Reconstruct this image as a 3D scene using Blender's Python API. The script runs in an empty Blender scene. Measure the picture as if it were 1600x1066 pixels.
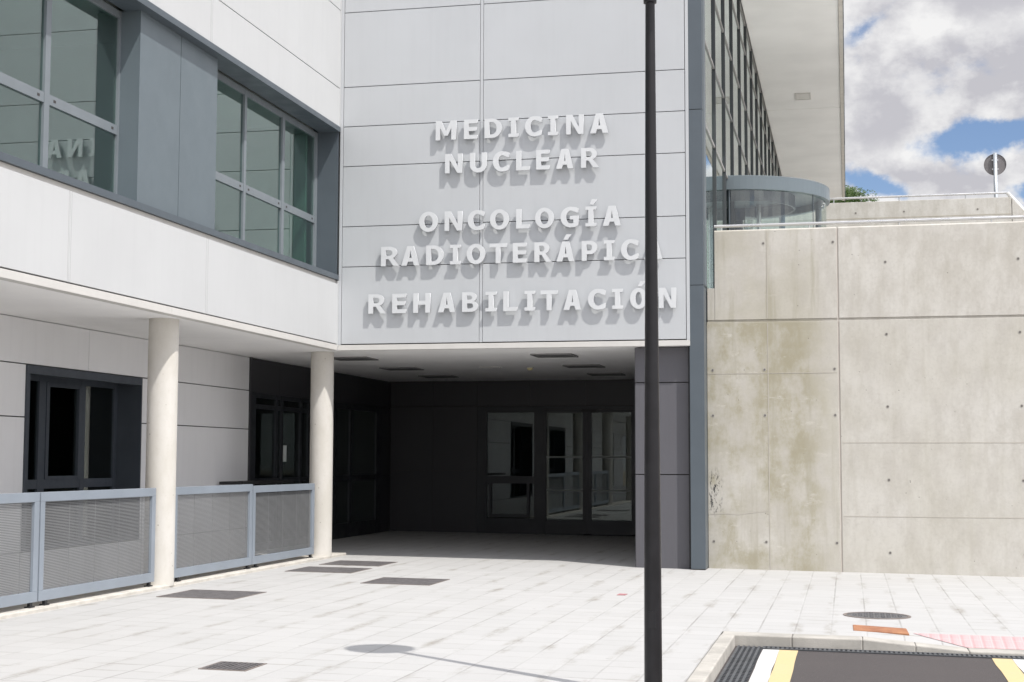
import bpy, bmesh, math, random
from mathutils import Vector, Matrix
R = math.radians
scene = bpy.context.scene
COL = scene.collection
random.seed(7)

# ------------------------------------------------------------------ camera
CAM_POS = (8.3363, -23.8321, 1.65)
cam_d = bpy.data.cameras.new('camera')
cam = bpy.data.objects.new('camera', cam_d); COL.objects.link(cam)
F_PX, PITCH, YAW, ROLL = 2340.2, 0.07973, 0.22020, 0.002627
fw = Vector((-math.sin(YAW)*math.cos(PITCH), math.cos(YAW)*math.cos(PITCH), math.sin(PITCH)))
rt = Vector((math.cos(YAW), math.sin(YAW), 0)); up = rt.cross(fw)
r2 = rt*math.cos(ROLL)+up*math.sin(ROLL); u2 = up*math.cos(ROLL)-rt*math.sin(ROLL)
M = Matrix((r2, u2, -fw)).transposed().to_4x4(); M.translation = Vector(CAM_POS)
cam.matrix_world = M
cam_d.sensor_width = 36.0; cam_d.sensor_fit = 'HORIZONTAL'
cam_d.lens = F_PX/1600*36.0
cam_d.clip_start = 0.1; cam_d.clip_end = 3000
scene.camera = cam

# ------------------------------------------------------------------ light
SX, SY = 0.505, 0.365          # horizontal run per metre of height, towards +X and -Y
SUN_EL = math.atan(1/math.hypot(SX, SY))
sun_d = bpy.data.lights.new('sun', 'SUN'); sun = bpy.data.objects.new('sun', sun_d); COL.objects.link(sun)
sun_d.energy = 3.5; sun_d.angle = R(0.53); sun_d.color = (1.0, 0.965, 0.91)
sun.rotation_mode = 'QUATERNION'
sun.rotation_quaternion = Vector((SX, -SY, 1)).to_track_quat('Z', 'Y')
scene.view_settings.view_transform = 'Standard'; scene.view_settings.look = 'None'
scene.view_settings.exposure = 0.20; scene.view_settings.gamma = 1
scene.cycles.use_denoising = True
scene.cycles.max_bounces = 10; scene.cycles.transparent_max_bounces = 16
scene.cycles.glossy_bounces = 6; scene.cycles.diffuse_bounces = 5
scene.cycles.sample_clamp_indirect = 6

class NT:
    """small node-tree helper"""
    def __init__(s, tree): s.t = tree; s.n = tree.nodes; s.l = tree.links
    def node(s, typ, **kw):
        n = s.n.new(typ)
        for k, v in kw.items(): setattr(n, k, v)
        return n
    def put(s, sock, v):
        if isinstance(v, bpy.types.NodeSocket): s.l.new(v, sock)
        else:
            try: sock.default_value = v
            except Exception: sock.default_value = tuple(v)+(1,)
    def math(s, op, a, b=0.0, c=None, clamp=False):
        n = s.node('ShaderNodeMath', operation=op, use_clamp=clamp)
        s.put(n.inputs[0], a); s.put(n.inputs[1], b)
        if c is not None: s.put(n.inputs[2], c)
        return n.outputs[0]
    def noise(s, vec, scale, detail=4, rough=0.55, dim='3D'):
        n = s.node('ShaderNodeTexNoise', noise_dimensions=dim)
        if vec is not None: s.l.new(vec, n.inputs['Vector'])
        n.inputs['Scale'].default_value = scale; n.inputs['Detail'].default_value = detail
        n.inputs['Roughness'].default_value = rough
        return n.outputs[0]
    def ramp(s, fac, a, b, lo=0.0, hi=1.0, smooth=True):
        n = s.node('ShaderNodeMapRange', interpolation_type='SMOOTHSTEP' if smooth else 'LINEAR', clamp=True)
        s.put(n.inputs[0], fac)
        for i, v in enumerate((a, b, lo, hi)): s.put(n.inputs[i+1], v)
        return n.outputs[0]
    def mix(s, fac, a, b, typ='MIX'):
        n = s.node('ShaderNodeMix', data_type='RGBA', blend_type=typ)
        s.put(n.inputs[0], fac)
        for sock, v in ((n.inputs[6], a), (n.inputs[7], b)):
            if isinstance(v, bpy.types.NodeSocket): s.l.new(v, sock)
            else: sock.default_value = tuple(v)[:3]+(1,)
        return n.outputs[2]
    def xyz(s, vec):
        n = s.node('ShaderNodeSeparateXYZ'); s.l.new(vec, n.inputs[0]); return n.outputs
    def vec(s, x, y, z):
        n = s.node('ShaderNodeCombineXYZ')
        for i, v in enumerate((x, y, z)): s.put(n.inputs[i], v)
        return n.outputs[0]
    def scale(s, vec, sc):
        n = s.node('ShaderNodeMapping'); s.l.new(vec, n.inputs[0]); n.inputs['Scale'].default_value = sc
        return n.outputs[0]

# ------------------------------------------------------------------ world: sky with cumulus
world = bpy.data.worlds.new('World'); scene.world = world; world.use_nodes = True
w = NT(world.node_tree); w.n.clear()
sky = w.node('ShaderNodeTexSky', sky_type='NISHITA'); sky.sun_disc = False
sky.sun_elevation = SUN_EL; sky.sun_rotation = math.atan2(SX, -SY)
sky.altitude = 600; sky.air_density = 1.0; sky.dust_density = 0.6; sky.ozone_density = 2.0
tc = w.node('ShaderNodeTexCoord').outputs['Generated']
dx, dy, dz = w.xyz(tc)
ay = w.math('MAXIMUM', dy, 0.08)
p = w.math('DIVIDE', dx, ay); q = w.math('DIVIDE', dz, ay)
wv = w.node('ShaderNodeTexNoise'); w.l.new(tc, wv.inputs['Vector']); wv.inputs['Scale'].default_value = 30; wv.inputs['Detail'].default_value = 7; wv.inputs['Roughness'].default_value = .62
wr, wg, wb = w.node('ShaderNodeSeparateColor').outputs[:3]
w.l.new(wv.outputs['Color'], wr.node.inputs[0])
p = w.math('ADD', p, w.math('MULTIPLY', w.math('SUBTRACT', wr, .5), .038)); q = w.math('ADD', q, w.math('MULTIPLY', w.math('SUBTRACT', wg, .5), .026))
def gap(cx, cz, hx, hz, tilt, amp):          # a patch of open sky, placed by compass direction and height
    a = w.math('SUBTRACT', p, cx); b = w.math('SUBTRACT', q, cz)
    b = w.math('SUBTRACT', b, w.math('MULTIPLY', a, tilt))
    e = w.math('ADD', w.math('POWER', w.math('ABSOLUTE', w.math('DIVIDE', a, hx)), 2.0),
               w.math('POWER', w.math('ABSOLUTE', w.math('DIVIDE', b, hz)), 2.0))
    return w.math('MULTIPLY', w.math('EXPONENT', w.math('MULTIPLY', e, -1.0)), amp)
cv = w.scale(tc, (1, 1, 1.5))
n1 = w.noise(cv, 9.0, 8, 0.58)
n2 = w.noise(cv, 26.0, 6, 0.6)
dens = w.math('ADD', n1, w.math('MULTIPLY', w.math('SUBTRACT', n2, 0.5), 0.30))
for g in ((0.094, 0.2120, 0.050, 0.0125, 0.25, 0.50),
          (0.024, 0.1790, 0.030, 0.0095, -0.25, 0.42),
          (0.020, 0.2880, 0.018, 0.0080, 0.60, 0.16),
          (0.122, 0.1720, 0.014, 0.0070, 0.00, 0.34)):
    dens = w.math('SUBTRACT', dens, gap(*g))
low = w.ramp(dz, 0.30, 0.60, 0.09, -0.06)     # heavier cloud towards the horizon
dens = w.math('ADD', dens, low)
cover = w.ramp(dens, 0.32, 0.53)
# grey bellies and bright shoulders
shade = w.noise(w.scale(tc, (1, 1, 1.3)), 15.0, 6, 0.55)
lit = w.ramp(w.math('ADD', shade, w.math('MULTIPLY', w.math('SUBTRACT', n2, 0.5), 0.6)), 0.36, 0.68)
# the grey belly of the big cloud and its white shoulders
lit = w.math('SUBTRACT', lit, gap(.066, .255, .050, .022, .1, .38)); lit = w.math('SUBTRACT', lit, gap(.075, .184, .045, .007, 0, .35))
lit = w.math('ADD', lit, gap(.045, .2015, .030, .008, 0, .7)); lit = w.math('ADD', lit, gap(.105, .2030, .020, .010, .3, .7)); lit = w.math('ADD', lit, gap(.095, .281, .050, .010, .1, .6), clamp=True)
ccol = w.mix(lit, (0.62, 0.615, 0.66), (1.0, 0.995, 0.995))
skyc = w.node('ShaderNodeMix', data_type='RGBA', blend_type='MULTIPLY')
skyc.inputs[0].default_value = 1; w.l.new(sky.outputs[0], skyc.inputs[6]); skyc.inputs[7].default_value = (.98, .98, 1.06, 1)
bg1 = w.node('ShaderNodeBackground'); w.l.new(skyc.outputs[2], bg1.inputs[0]); bg1.inputs[1].default_value = 0.10
bg2 = w.node('ShaderNodeBackground'); w.l.new(ccol, bg2.inputs[0]); 
dot = w.node('ShaderNodeVectorMath', operation='DOT_PRODUCT'); w.l.new(tc, dot.inputs[0]); dot.inputs[1].default_value = Vector((SX, -SY, 1)).normalized()
# unseen clouds overhead and towards the sun, brightened to fill the shade
w.l.new(w.math('ADD', w.ramp(dz, .34, .65, .79, 1.2), w.ramp(dot.outputs['Value'], .25, .95, 0, 1.1)), bg2.inputs[1])
mx = w.node('ShaderNodeMixShader'); w.l.new(cover, mx.inputs[0]); w.l.new(bg1.outputs[0], mx.inputs[1]); w.l.new(bg2.outputs[0], mx.inputs[2])
wo = w.node('ShaderNodeOutputWorld'); w.l.new(mx.outputs[0], wo.inputs[0])

# ------------------------------------------------------------------ mesh helpers
class MB:
    def __init__(s): s.v = []; s.f = []; s.m = []
    def add(s, vs, fs, mi=0):
        o = len(s.v); s.v += [tuple(v) for v in vs]; s.f += [tuple(i+o for i in f) for f in fs]; s.m += [mi]*len(fs); return s
    def box(s, x0, x1, y0, y1, z0, z1, mi=0):
        if x0 > x1: x0, x1 = x1, x0
        if y0 > y1: y0, y1 = y1, y0
        if z0 > z1: z0, z1 = z1, z0
        return s.add([(x0,y0,z0),(x1,y0,z0),(x1,y1,z0),(x0,y1,z0),(x0,y0,z1),(x1,y0,z1),(x1,y1,z1),(x0,y1,z1)],
              [(3,2,1,0),(4,5,6,7),(0,1,5,4),(1,2,6,5),(2,3,7,6),(3,0,4,7)], mi)
    def hexa(s, bot, top, mi=0):
        return s.add(list(bot)+list(top), [(3,2,1,0),(4,5,6,7),(0,1,5,4),(1,2,6,5),(2,3,7,6),(3,0,4,7)], mi)
    def prism(s, poly, axis, a, b, mi=0):
        def P(u, v, t): return {'x': (t,u,v), 'y': (u,t,v), 'z': (u,v,t)}[axis]
        n = len(poly)
        s.add([P(u,v,a) for u,v in poly]+[P(u,v,b) for u,v in poly],
              [tuple(range(n-1,-1,-1)), tuple(range(n,2*n))]+[(i,(i+1)%n,n+(i+1)%n,n+i) for i in range(n)], mi)
        return s
    def tube(s, p, q, r0, r1=None, n=14, mi=0, caps=True):
        p = Vector(p); q = Vector(q); r1 = r0 if r1 is None else r1
        d = (q-p).normalized(); a = d.orthogonal().normalized(); b = d.cross(a)
        vs = []
        for c, r in ((p, r0), (q, r1)):
            for i in range(n):
                t = 2*math.pi*i/n; vs.append(c+a*math.cos(t)*r+b*math.sin(t)*r)
        fs = [(i,(i+1)%n,n+(i+1)%n,n+i) for i in range(n)]
        if caps: fs += [tuple(range(n-1,-1,-1)), tuple(range(n,2*n))]
        return s.add(vs, fs, mi)
    def lathe(s, cx, cy, prof, n=40, mi=0, a0=0.0, a1=2*math.pi):
        full = abs(a1-a0-2*math.pi) < 1e-6; k = n if full else n+1; vs = []
        for r, z in prof:
            for i in range(k):
                t = a0+(a1-a0)*i/n; vs.append((cx+math.cos(t)*r, cy+math.sin(t)*r, z))
        fs = []
        for j in range(len(prof)-1):
            for i in range(n):
                i2 = (i+1) % k; fs.append((j*k+i, j*k+i2, (j+1)*k+i2, (j+1)*k+i))
        return s.add(vs, fs, mi)
    def build(s, name, mats, parent=None, smooth=False, bevel=0.0):
        me = bpy.data.meshes.new(name); me.from_pydata(s.v, [], s.f)
        for m in (mats if isinstance(mats, (list, tuple)) else [mats]): me.materials.append(m)
        me.polygons.foreach_set('material_index', s.m)
        bm = bmesh.new(); bm.from_mesh(me); bmesh.ops.recalc_face_normals(bm, faces=bm.faces); bm.to_mesh(me); bm.free()
        if smooth: me.shade_smooth() if hasattr(me, 'shade_smooth') else me.polygons.foreach_set('use_smooth', [True]*len(me.polygons))
        me.update()
        o = bpy.data.objects.new(name, me); COL.objects.link(o)
        if bevel:
            b = o.modifiers.new('edge', 'BEVEL'); b.width = bevel; b.segments = 2; b.limit_method = 'ANGLE'; b.angle_limit = R(40)
        if parent is not None:
            o.parent = parent
            loc = Vector(parent.location) if parent.type == 'EMPTY' else Vector((0,0,0))      # meshes are drawn in world space
            o.matrix_parent_inverse = Matrix.Translation(-loc)
        return o
def tag(o, label=None, cat=None, group=None, kind=None):
    if label: o['label'] = label
    if cat: o['category'] = cat
    if group: o['group'] = group
    if kind: o['kind'] = kind
    return o
def thing(name, loc, label, cat, group=None):
    o = bpy.data.objects.new(name, None); COL.objects.link(o); o.location = loc; o.empty_display_size = .2
    return tag(o, label, cat, group)
def struct(name, mb, mat, **k):
    return tag(mb.build(name, mat, **k), kind='structure')
def copy_thing(o, delta):
    """copy of a thing with copies of its parts and sub-parts, moved by delta"""
    c = o.copy(); COL.objects.link(c); c.location = Vector(o.location)+Vector(delta)
    for ch in o.children:
        d = ch.copy(); COL.objects.link(d); d.parent = c; d.matrix_parent_inverse = ch.matrix_parent_inverse.copy()
        for g in ch.children:
            e = g.copy(); COL.objects.link(e); e.parent = d; e.matrix_parent_inverse = g.matrix_parent_inverse.copy()
    return c

# ------------------------------------------------------------------ materials
def mat_new(name):
    m = bpy.data.materials.new(name); m.use_nodes = True
    n = NT(m.node_tree); b = n.n.get('Principled BSDF'); return m, n, b
def obj_co(n): return n.node('ShaderNodeTexCoord').outputs['Object']
def plain(name, col, rough=0.5, metal=0.0, var=0.06, scale=3.0, bump=0.0, bscale=60, spec=0.5):
    m, n, b = mat_new(name); co = obj_co(n)
    f = n.noise(co, scale, 5)
    k = n.ramp(f, 0.3, 0.7, 1-var, 1+var)
    mm = n.node('ShaderNodeMix', data_type='RGBA', blend_type='MULTIPLY'); mm.inputs[0].default_value = 1
    mm.inputs[6].default_value = tuple(col)+(1,)
    n.l.new(n.vec(k, k, k), mm.inputs[7]); n.l.new(mm.outputs[2], b.inputs['Base Color'])
    n.l.new(n.ramp(n.noise(co, scale*2.3, 4), 0.3, 0.7, max(0, rough-.06), rough+.06), b.inputs['Roughness'])
    b.inputs['Metallic'].default_value = metal; b.inputs['Specular IOR Level'].default_value = spec
    if bump:
        bp = n.node('ShaderNodeBump'); bp.inputs['Strength'].default_value = bump; bp.inputs['Distance'].default_value = .01
        n.l.new(n.noise(co, bscale, 4), bp.inputs['Height']); n.l.new(bp.outputs[0], b.inputs['Normal'])
    return m
def panel_mat(name, col, rough, axis, pitch, z_dirt=0.03, spec=.5, wav=.0, metal=0.0):
    """coated cladding: tone shifts a little, faint rain streaks below joints, oil-canning in the sheet"""
    m, n, b = mat_new(name); co = obj_co(n); x, y, z = n.xyz(co)
    a = x if axis == 'x' else y
    f = n.noise(co, 0.8, 4); s = n.noise(n.vec(n.math('MULTIPLY', a, 9.0), n.math('MULTIPLY', z, .5), 0.0), 1.0, 5, .6)
    k = n.math('ADD', n.ramp(f, .3, .7, 1-.025, 1+.015), n.ramp(s, .45, .75, 0, -z_dirt))
    mm = n.node('ShaderNodeMix', data_type='RGBA', blend_type='MULTIPLY'); mm.inputs[0].default_value = 1
    mm.inputs[6].default_value = tuple(col)+(1,); n.l.new(n.vec(k, k, k), mm.inputs[7]); n.l.new(mm.outputs[2], b.inputs['Base Color'])
    b.inputs['Roughness'].default_value = rough; b.inputs['Specular IOR Level'].default_value = spec; b.inputs['Metallic'].default_value = metal
    if wav:
        bp = n.node('ShaderNodeBump'); bp.inputs['Strength'].default_value = wav; bp.inputs['Distance'].default_value = .02
        n.l.new(n.noise(co, 1.6, 2), bp.inputs['Height']); n.l.new(bp.outputs[0], b.inputs['Normal'])
    return m
def glass_mat(name, tint, r0=.07, rough=0.0, wav=0.0):
    m = bpy.data.materials.new(name); m.use_nodes = True; n = NT(m.node_tree); n.n.clear()
    lw = n.node('ShaderNodeLayerWeight'); lw.inputs['Blend'].default_value = .5
    fr = n.math('ADD', r0, n.math('MULTIPLY', n.math('POWER', lw.outputs['Facing'], 5.0), 1-r0), clamp=True)
    tr = n.node('ShaderNodeBsdfTransparent'); tr.inputs[0].default_value = tuple(tint)+(1,)
    gl = n.node('ShaderNodeBsdfGlossy'); gl.inputs['Roughness'].default_value = rough; gl.inputs[0].default_value = (.95, 1, 1, 1)
    if wav:
        bp = n.node('ShaderNodeBump'); bp.inputs['Strength'].default_value = wav; bp.inputs['Distance'].default_value = .01
        n.l.new(n.noise(obj_co(n), 1.1, 1), bp.inputs['Height']); n.l.new(bp.outputs[0], gl.inputs['Normal'])
    mxs = n.node('ShaderNodeMixShader'); n.l.new(fr, mxs.inputs[0]); n.l.new(tr.outputs[0], mxs.inputs[1]); n.l.new(gl.outputs[0], mxs.inputs[2])
    o = n.node('ShaderNodeOutputMaterial'); n.l.new(mxs.outputs[0], o.inputs[0]); return m

M_WHITE = panel_mat('white cladding', (.56, .568, .573), .42, 'y', 1, .02, wav=.02)
M_FACADE = panel_mat('silver grey cladding', (.495, .512, .53), .36, 'x', 1, .025, wav=.06)
M_TRIM = plain('white trim', (.60, .585, .56), .5, var=.03)
M_JOINT = plain('dark joint', (.055, .05, .05), .8)
M_MULL = plain('dark mullion', (.045, .05, .054), .4)
M_VJOINT = plain('joint sealant', (.33, .33, .33), .8)
M_INFILL = plain('blue grey infill sheet', (.13, .160, .180), .4, var=.03, scale=1.2)
M_GREYM = plain('blue grey coated metal', (.085, .104, .122), .4, var=.05, scale=1.5)
M_GREYL = plain('light blue grey frame', (.19, .215, .235), .4, var=.04)
M_CHAR = panel_mat('charcoal cladding', (.105, .103, .116), .5, 'x', 1, .06)
M_CHAR_SHADE = panel_mat('charcoal cladding darkened for shade', (.036, .036, .041), .45, 'x', 1, .06)  # charcoal cladding with the shade of the passage put into its colour
M_DARKF = plain('anthracite frame', (.022, .025, .03), .45)
M_SOFFIT = plain('painted soffit', (.91, .905, .90), .8, var=.03, scale=1.0)
M_STEEL = plain('brushed steel', (.60, .60, .60), .3, metal=.9)
M_BLACK = plain('black rubber', (.02, .02, .022), .6)
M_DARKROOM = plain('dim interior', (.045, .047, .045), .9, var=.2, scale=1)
M_ROOM = plain('pale interior', (.42, .45, .43), .9, var=.12, scale=.7)
M_POLE = plain('black lacquered steel', (.0095, .009, .011), .36, var=.25, scale=6, spec=.42)
M_SIGNL = plain('silver letter face', (.62, .635, .65), .35, var=.03)
M_GLASS_W = glass_mat('green tinted glass', (.60, .76, .70), .20, wav=.012)
M_GLASS_D = glass_mat('door glass', (.66, .72, .70), .045, wav=.006)
M_GLASS_C = glass_mat('curtain wall glass', (.60, .72, .68), .48, wav=.01)
M_GLASS_R = glass_mat('drum glass', (.80, .87, .85), .12)

def pavement_mat():
    m, n, b = mat_new('pale concrete pavers'); co = obj_co(n); x, y, z = n.xyz(co)
    px, py = .36, .36
    def line(c, off, pitch, wd, jit):
        c2 = n.math('ADD', c, n.math('MULTIPLY', n.math('SUBTRACT', n.noise(co, 1.3, 2), .5), jit))
        fr = n.math('FRACT', n.math('DIVIDE', n.math('ADD', c2, off), pitch))
        d = n.math('MULTIPLY', n.math('ABSOLUTE', n.math('SUBTRACT', fr, .5)), pitch)      # pitch/2 at the joint
        return n.ramp(d, pitch/2-wd, pitch/2-wd*.25, 0, 1), fr
    lx, fx = line(x, .14+36, px, .013, .006); ly, fy = line(y, .1+72, py, .010, .006)
    wear = n.noise(n.vec(n.math('MULTIPLY', x, 1.3), n.math('MULTIPLY', y, .5), 0.0), 1.0, 5, .65)
    fl = n.noise(co, 2.4, 5, .7)
    jx = n.math('MULTIPLY', lx, n.ramp(n.math('ADD', wear, n.math('MULTIPLY', fl, .4)), .58, .88, .10, 1.0))
    jy = n.math('MULTIPLY', ly, n.ramp(n.noise(n.vec(n.math('MULTIPLY', x, .8), n.math('MULTIPLY', y, 2.2), 7.0), 1.3, 5, .65), .40, .66, .12, 1.0))
    # dirt gathering along some joints, wider than the joint itself
    dx_, _ = line(x, .14+36, px, .10, .03)
    dy_, _ = line(y, .1+72, py, .035, .02)
    dirt = n.math('MULTIPLY', dx_, n.ramp(n.noise(n.vec(n.math('MULTIPLY', x, 1.5), n.math('MULTIPLY', y, .55), 0.0), 1.5, 6, .72), .50, .70, 0, .85))
    dirt2 = n.math('MULTIPLY', dy_, n.ramp(n.noise(n.vec(n.math('MULTIPLY', x, .9), n.math('MULTIPLY', y, 1.6), 3.0), 1.6, 6, .7), .52, .70, 0, .60))
    dirt = n.math('MAXIMUM', dirt, dirt2)
    cell = n.node('ShaderNodeTexWhiteNoise', noise_dimensions='2D')
    n.l.new(n.vec(n.math('FLOOR', n.math('DIVIDE', n.math('ADD', x, .14+36), px)), n.math('FLOOR', n.math('DIVIDE', n.math('ADD', y, .1+72), py)), 0.0), cell.inputs['Vector'])
    base = n.mix(cell.outputs[0], (.450, .447, .440), (.478, .474, .467))
    grain = n.noise(co, 160, 3, .7)
    base = n.mix(n.ramp(grain, .35, .7, 0, .22), base, (.33, .325, .32))
    base = n.mix(n.ramp(n.noise(co, .35, 5, .6), .5, .8, 0, .30), base, (.39, .38, .365))
    base = n.mix(n.ramp(n.noise(n.scale(co, (1.0, .45, 1)), 3.2, 6, .7), .55, .75, 0, .22), base, (.36, .35, .335))
    spv = n.node('ShaderNodeTexVoronoi'); n.l.new(co, spv.inputs['Vector']); spv.inputs['Scale'].default_value = 2.6
    base = n.mix(n.math('MULTIPLY', n.ramp(spv.outputs['Distance'], .03, .06, 1, 0), n.ramp(n.noise(co, 1.1, 2), .5, .6, 0, .5)), base, (.16, .155, .15))
    col = n.mix(dirt, base, (.285, .265, .235))
    col = n.mix(n.math('MULTIPLY', n.math('MAXIMUM', jx, jy), .62), col, (.20, .19, .175))
    n.l.new(col, b.inputs['Base Color']); b.inputs['Roughness'].default_value = .85
    bp = n.node('ShaderNodeBump'); bp.inputs['Strength'].default_value = .35; bp.inputs['Distance'].default_value = .004
    n.l.new(n.math('SUBTRACT', n.math('MULTIPLY', grain, .5), n.math('MAXIMUM', lx, ly)), bp.inputs['Height']); n.l.new(bp.outputs[0], b.inputs['Normal'])
    return m
M_PAVE = pavement_mat()
M_KERB = plain('kerb concrete', (.42, .40, .365), .85, var=.14, scale=4, bump=.3)
M_KERBW = plain('pale kerb concrete', (.56, .53, .48), .85, var=.12, scale=4, bump=.3)

def asphalt_mat():
    m, n, b = mat_new('worn asphalt'); co = obj_co(n)
    g = n.noise(co, 220, 3, .8); l = n.noise(co, 1.4, 5, .6)
    c = n.mix(n.ramp(g, .35, .68), (.048, .041, .041), (.095, .084, .083)); c = n.mix(n.ramp(l, .35, .7, 0, .35), c, (.08, .07, .067))
    c = n.mix(n.ramp(n.noise(co, 2.6, 6, .7), .58, .74, 0, .45), c, (.045, .04, .04)); sp = n.ramp(n.noise(co, 45, 2), .70, .76, 0, .6); c = n.mix(sp, c, (.34, .32, .31))
    n.l.new(c, b.inputs['Base Color']); b.inputs['Roughness'].default_value = .85
    bp = n.node('ShaderNodeBump'); bp.inputs['Strength'].default_value = .5; bp.inputs['Distance'].default_value = .006
    n.l.new(g, bp.inputs['Height']); n.l.new(bp.outputs[0], b.inputs['Normal']); return m
M_ASPH = asphalt_mat()
def paint_mat(name, col):
    m, n, b = mat_new(name); co = obj_co(n)
    c = n.mix(n.ramp(n.noise(co, 38, 6, .75), .56, .68, 0, .6), col, (.3, .28, .26)); c = n.mix(n.ramp(n.noise(co, 3, 4), .4, .8, 0, .18), c, (.5, .46, .38))
    n.l.new(c, b.inputs['Base Color']); b.inputs['Roughness'].default_value = .7; return m
M_WPAINT = paint_mat('white road paint', (.60, .60, .59)); M_YPAINT = paint_mat('yellow road paint', (.60, .475, .255))

def concrete_mat(name, left=True, mult=1.0):
    m, n, b = mat_new(name); co = obj_co(n); x, y, z = n.xyz(co)
    big = n.noise(co, .9, 6, .62); med = n.noise(n.scale(co, (2.2, 2.2, 1.1)), 1.6, 7, .68); fine = n.noise(co, 22, 5, .7)
    streak = n.noise(n.vec(n.math('MULTIPLY', x, 7.0), n.math('MULTIPLY', y, 7.0), n.math('MULTIPLY', z, .55)), 1.0, 6, .62)
    c = n.mix(n.ramp(med, .32, .70), (.49, .467, .424), (.62, .602, .566))
    if left:
        side = n.ramp(n.math('ADD', x, n.math('MULTIPLY', n.math('SUBTRACT', big, .5), 1.2)), 7.75, 8.3, 1.0, .25, False); lowz = n.ramp(z, 3.86, 3.94, 1.0, .5, False)
        amt = n.math('MULTIPLY', n.math('MULTIPLY', side, lowz), n.ramp(n.math('ADD', n.math('MULTIPLY', big, .7), n.math('MULTIPLY', med, .55)), .50, .73, .10, .9))
        c = n.mix(amt, c, (.325, .295, .205))
        c = n.mix(n.math('MULTIPLY', n.ramp(streak, .48, .74, 0, .70), side), c, (.35, .325, .25))
        # white lime bloom
        c = n.mix(n.math('MULTIPLY', n.ramp(n.noise(n.scale(co, (1, 1, 2.6)), 2.1, 6, .7), .58, .74, 0, .6), n.math('MULTIPLY', side, lowz)), c, (.66, .64, .59))
        # black scuffing on the wall by the post
        mk = n.math('MULTIPLY', n.ramp(n.math('ABSOLUTE', n.math('SUBTRACT', x, 6.24)), .03, .16, 1, 0), n.ramp(n.math('ABSOLUTE', n.math('SUBTRACT', z, 1.14)), .12, .45, 1, 0))
        scr = n.noise(n.scale(co, (9, 9, 4)), 2.2, 5, .75)
        c = n.mix(n.math('MULTIPLY', n.math('POWER', mk, .7), n.ramp(scr, .50, .60, 0, 1)), c, (.05, .05, .052))
    else:
        c = n.mix(n.ramp(streak, .5, .75, 0, .5), c, (.40, .37, .30))
    c = n.mix(n.ramp(fine, .45, .75, 0, .22), c, (.33, .31, .27))
    vo = n.node('ShaderNodeTexVoronoi'); n.l.new(co, vo.inputs['Vector']); vo.inputs['Scale'].default_value = 7.5
    hole = n.math('MULTIPLY', n.ramp(vo.outputs['Distance'], .05, .085, 1, 0), n.ramp(n.noise(co, 2.3, 3), .50, .60, 0, 1))
    c = n.mix(n.math('MULTIPLY', hole, .65), c, (.14, .13, .12))
    if mult != 1: c = n.mix(1.0, c, (mult, mult, mult), 'MULTIPLY')
    n.l.new(c, b.inputs['Base Color']); b.inputs['Roughness'].default_value = .9; b.inputs['Specular IOR Level'].default_value = .3
    bp = n.node('ShaderNodeBump'); bp.inputs['Strength'].default_value = .35; bp.inputs['Distance'].default_value = .012
    n.l.new(n.math('SUBTRACT', n.math('ADD', n.math('MULTIPLY', med, .7), n.math('MULTIPLY', fine, .2)), hole), bp.inputs['Height']); n.l.new(bp.outputs[0], b.inputs['Normal'])
    return m
M_CONC = concrete_mat('cast concrete', True); M_CONC2 = concrete_mat('cast concrete of upper wall', False, .86)
M_HOLE = plain('tie hole', (.16, .15, .14), .9); M_HOLER = plain('tie hole mortar', (.42, .40, .36), .9)
def column_mat():
    m, n, b = mat_new('cream cast column'); co = obj_co(n)
    c = n.mix(n.ramp(n.noise(n.scale(co, (1, 1, .5)), 2.5, 6, .65), .3, .72), (.555, .53, .48), (.635, .612, .575))
    c = n.mix(n.ramp(n.noise(co, 30, 4, .7), .5, .75, 0, .2), c, (.45, .41, .35))
    vo = n.node('ShaderNodeTexVoronoi'); n.l.new(co, vo.inputs['Vector']); vo.inputs['Scale'].default_value = 5
    c = n.mix(n.math('MULTIPLY', n.ramp(vo.outputs['Distance'], .04, .07, 1, 0), .6), c, (.25, .22, .19))
    n.l.new(c, b.inputs['Base Color']); b.inputs['Roughness'].default_value = .8; b.inputs['Specular IOR Level'].default_value = .35; return m
M_COLUMN = column_mat()

ZG = lambda x: -.01*x            # the pavement drains gently towards the road
H = 3.49                         # height of the overhang

# ------------------------------------------------------------------ ground, pavement, road
struct('ground', MB().add([(-400,-400,-1.4),(400,-400,-1.4),(400,400,-1.4),(-400,400,-1.4)], [(0,1,2,3)]), plain('dry earth', (.34,.29,.22), .95, scale=.2, var=.2))
def zp(x, y):
    d = .075*min(1, max(0, (x-8.45)/1.0))*min(1, max(0, (-7.92-y)/.43)); return ZG(x)-d
pv = MB()
def quad(mb, x0, x1, y0, y1, zf, mi=0):
    mb.add([(x0,y0,zf(x0,y0)),(x1,y0,zf(x1,y0)),(x1,y1,zf(x1,y1)),(x0,y1,zf(x0,y1))], [(0,1,2),(0,2,3)], mi)
quad(pv, -2.05, 5.0, .75, 9.75, zp); quad(pv, -.22, 5.9, .36, .75, zp) if False else None
quad(pv, -.22, 7.07, -34, .75, zp)
for xa, xb in ((7.07, 8.45), (8.45, 8.95), (8.95, 9.45), (9.45, 30)):
    quad(pv, xa, xb, -7.92, .75, zp)
    y0, y1 = -8.35, -7.92
    pv.add([(xa,y0,zp(xa,y0)),(xb,y0,zp(xb,y0)),(xb,y1,zp(xb,y1)),(xa,y1,zp(xa,y1))], [(0,1,3),(1,2,3)])
struct('pavement', pv, M_PAVE)
tp = MB(); L = .005
tp.add([(8.95,-7.92,zp(8.95,-7.92)+L),(9.45,-8.35,zp(9.45,-8.35)+L),(9.45,-7.92,zp(9.45,-7.92)+L)], [(0,1,2)])
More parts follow.
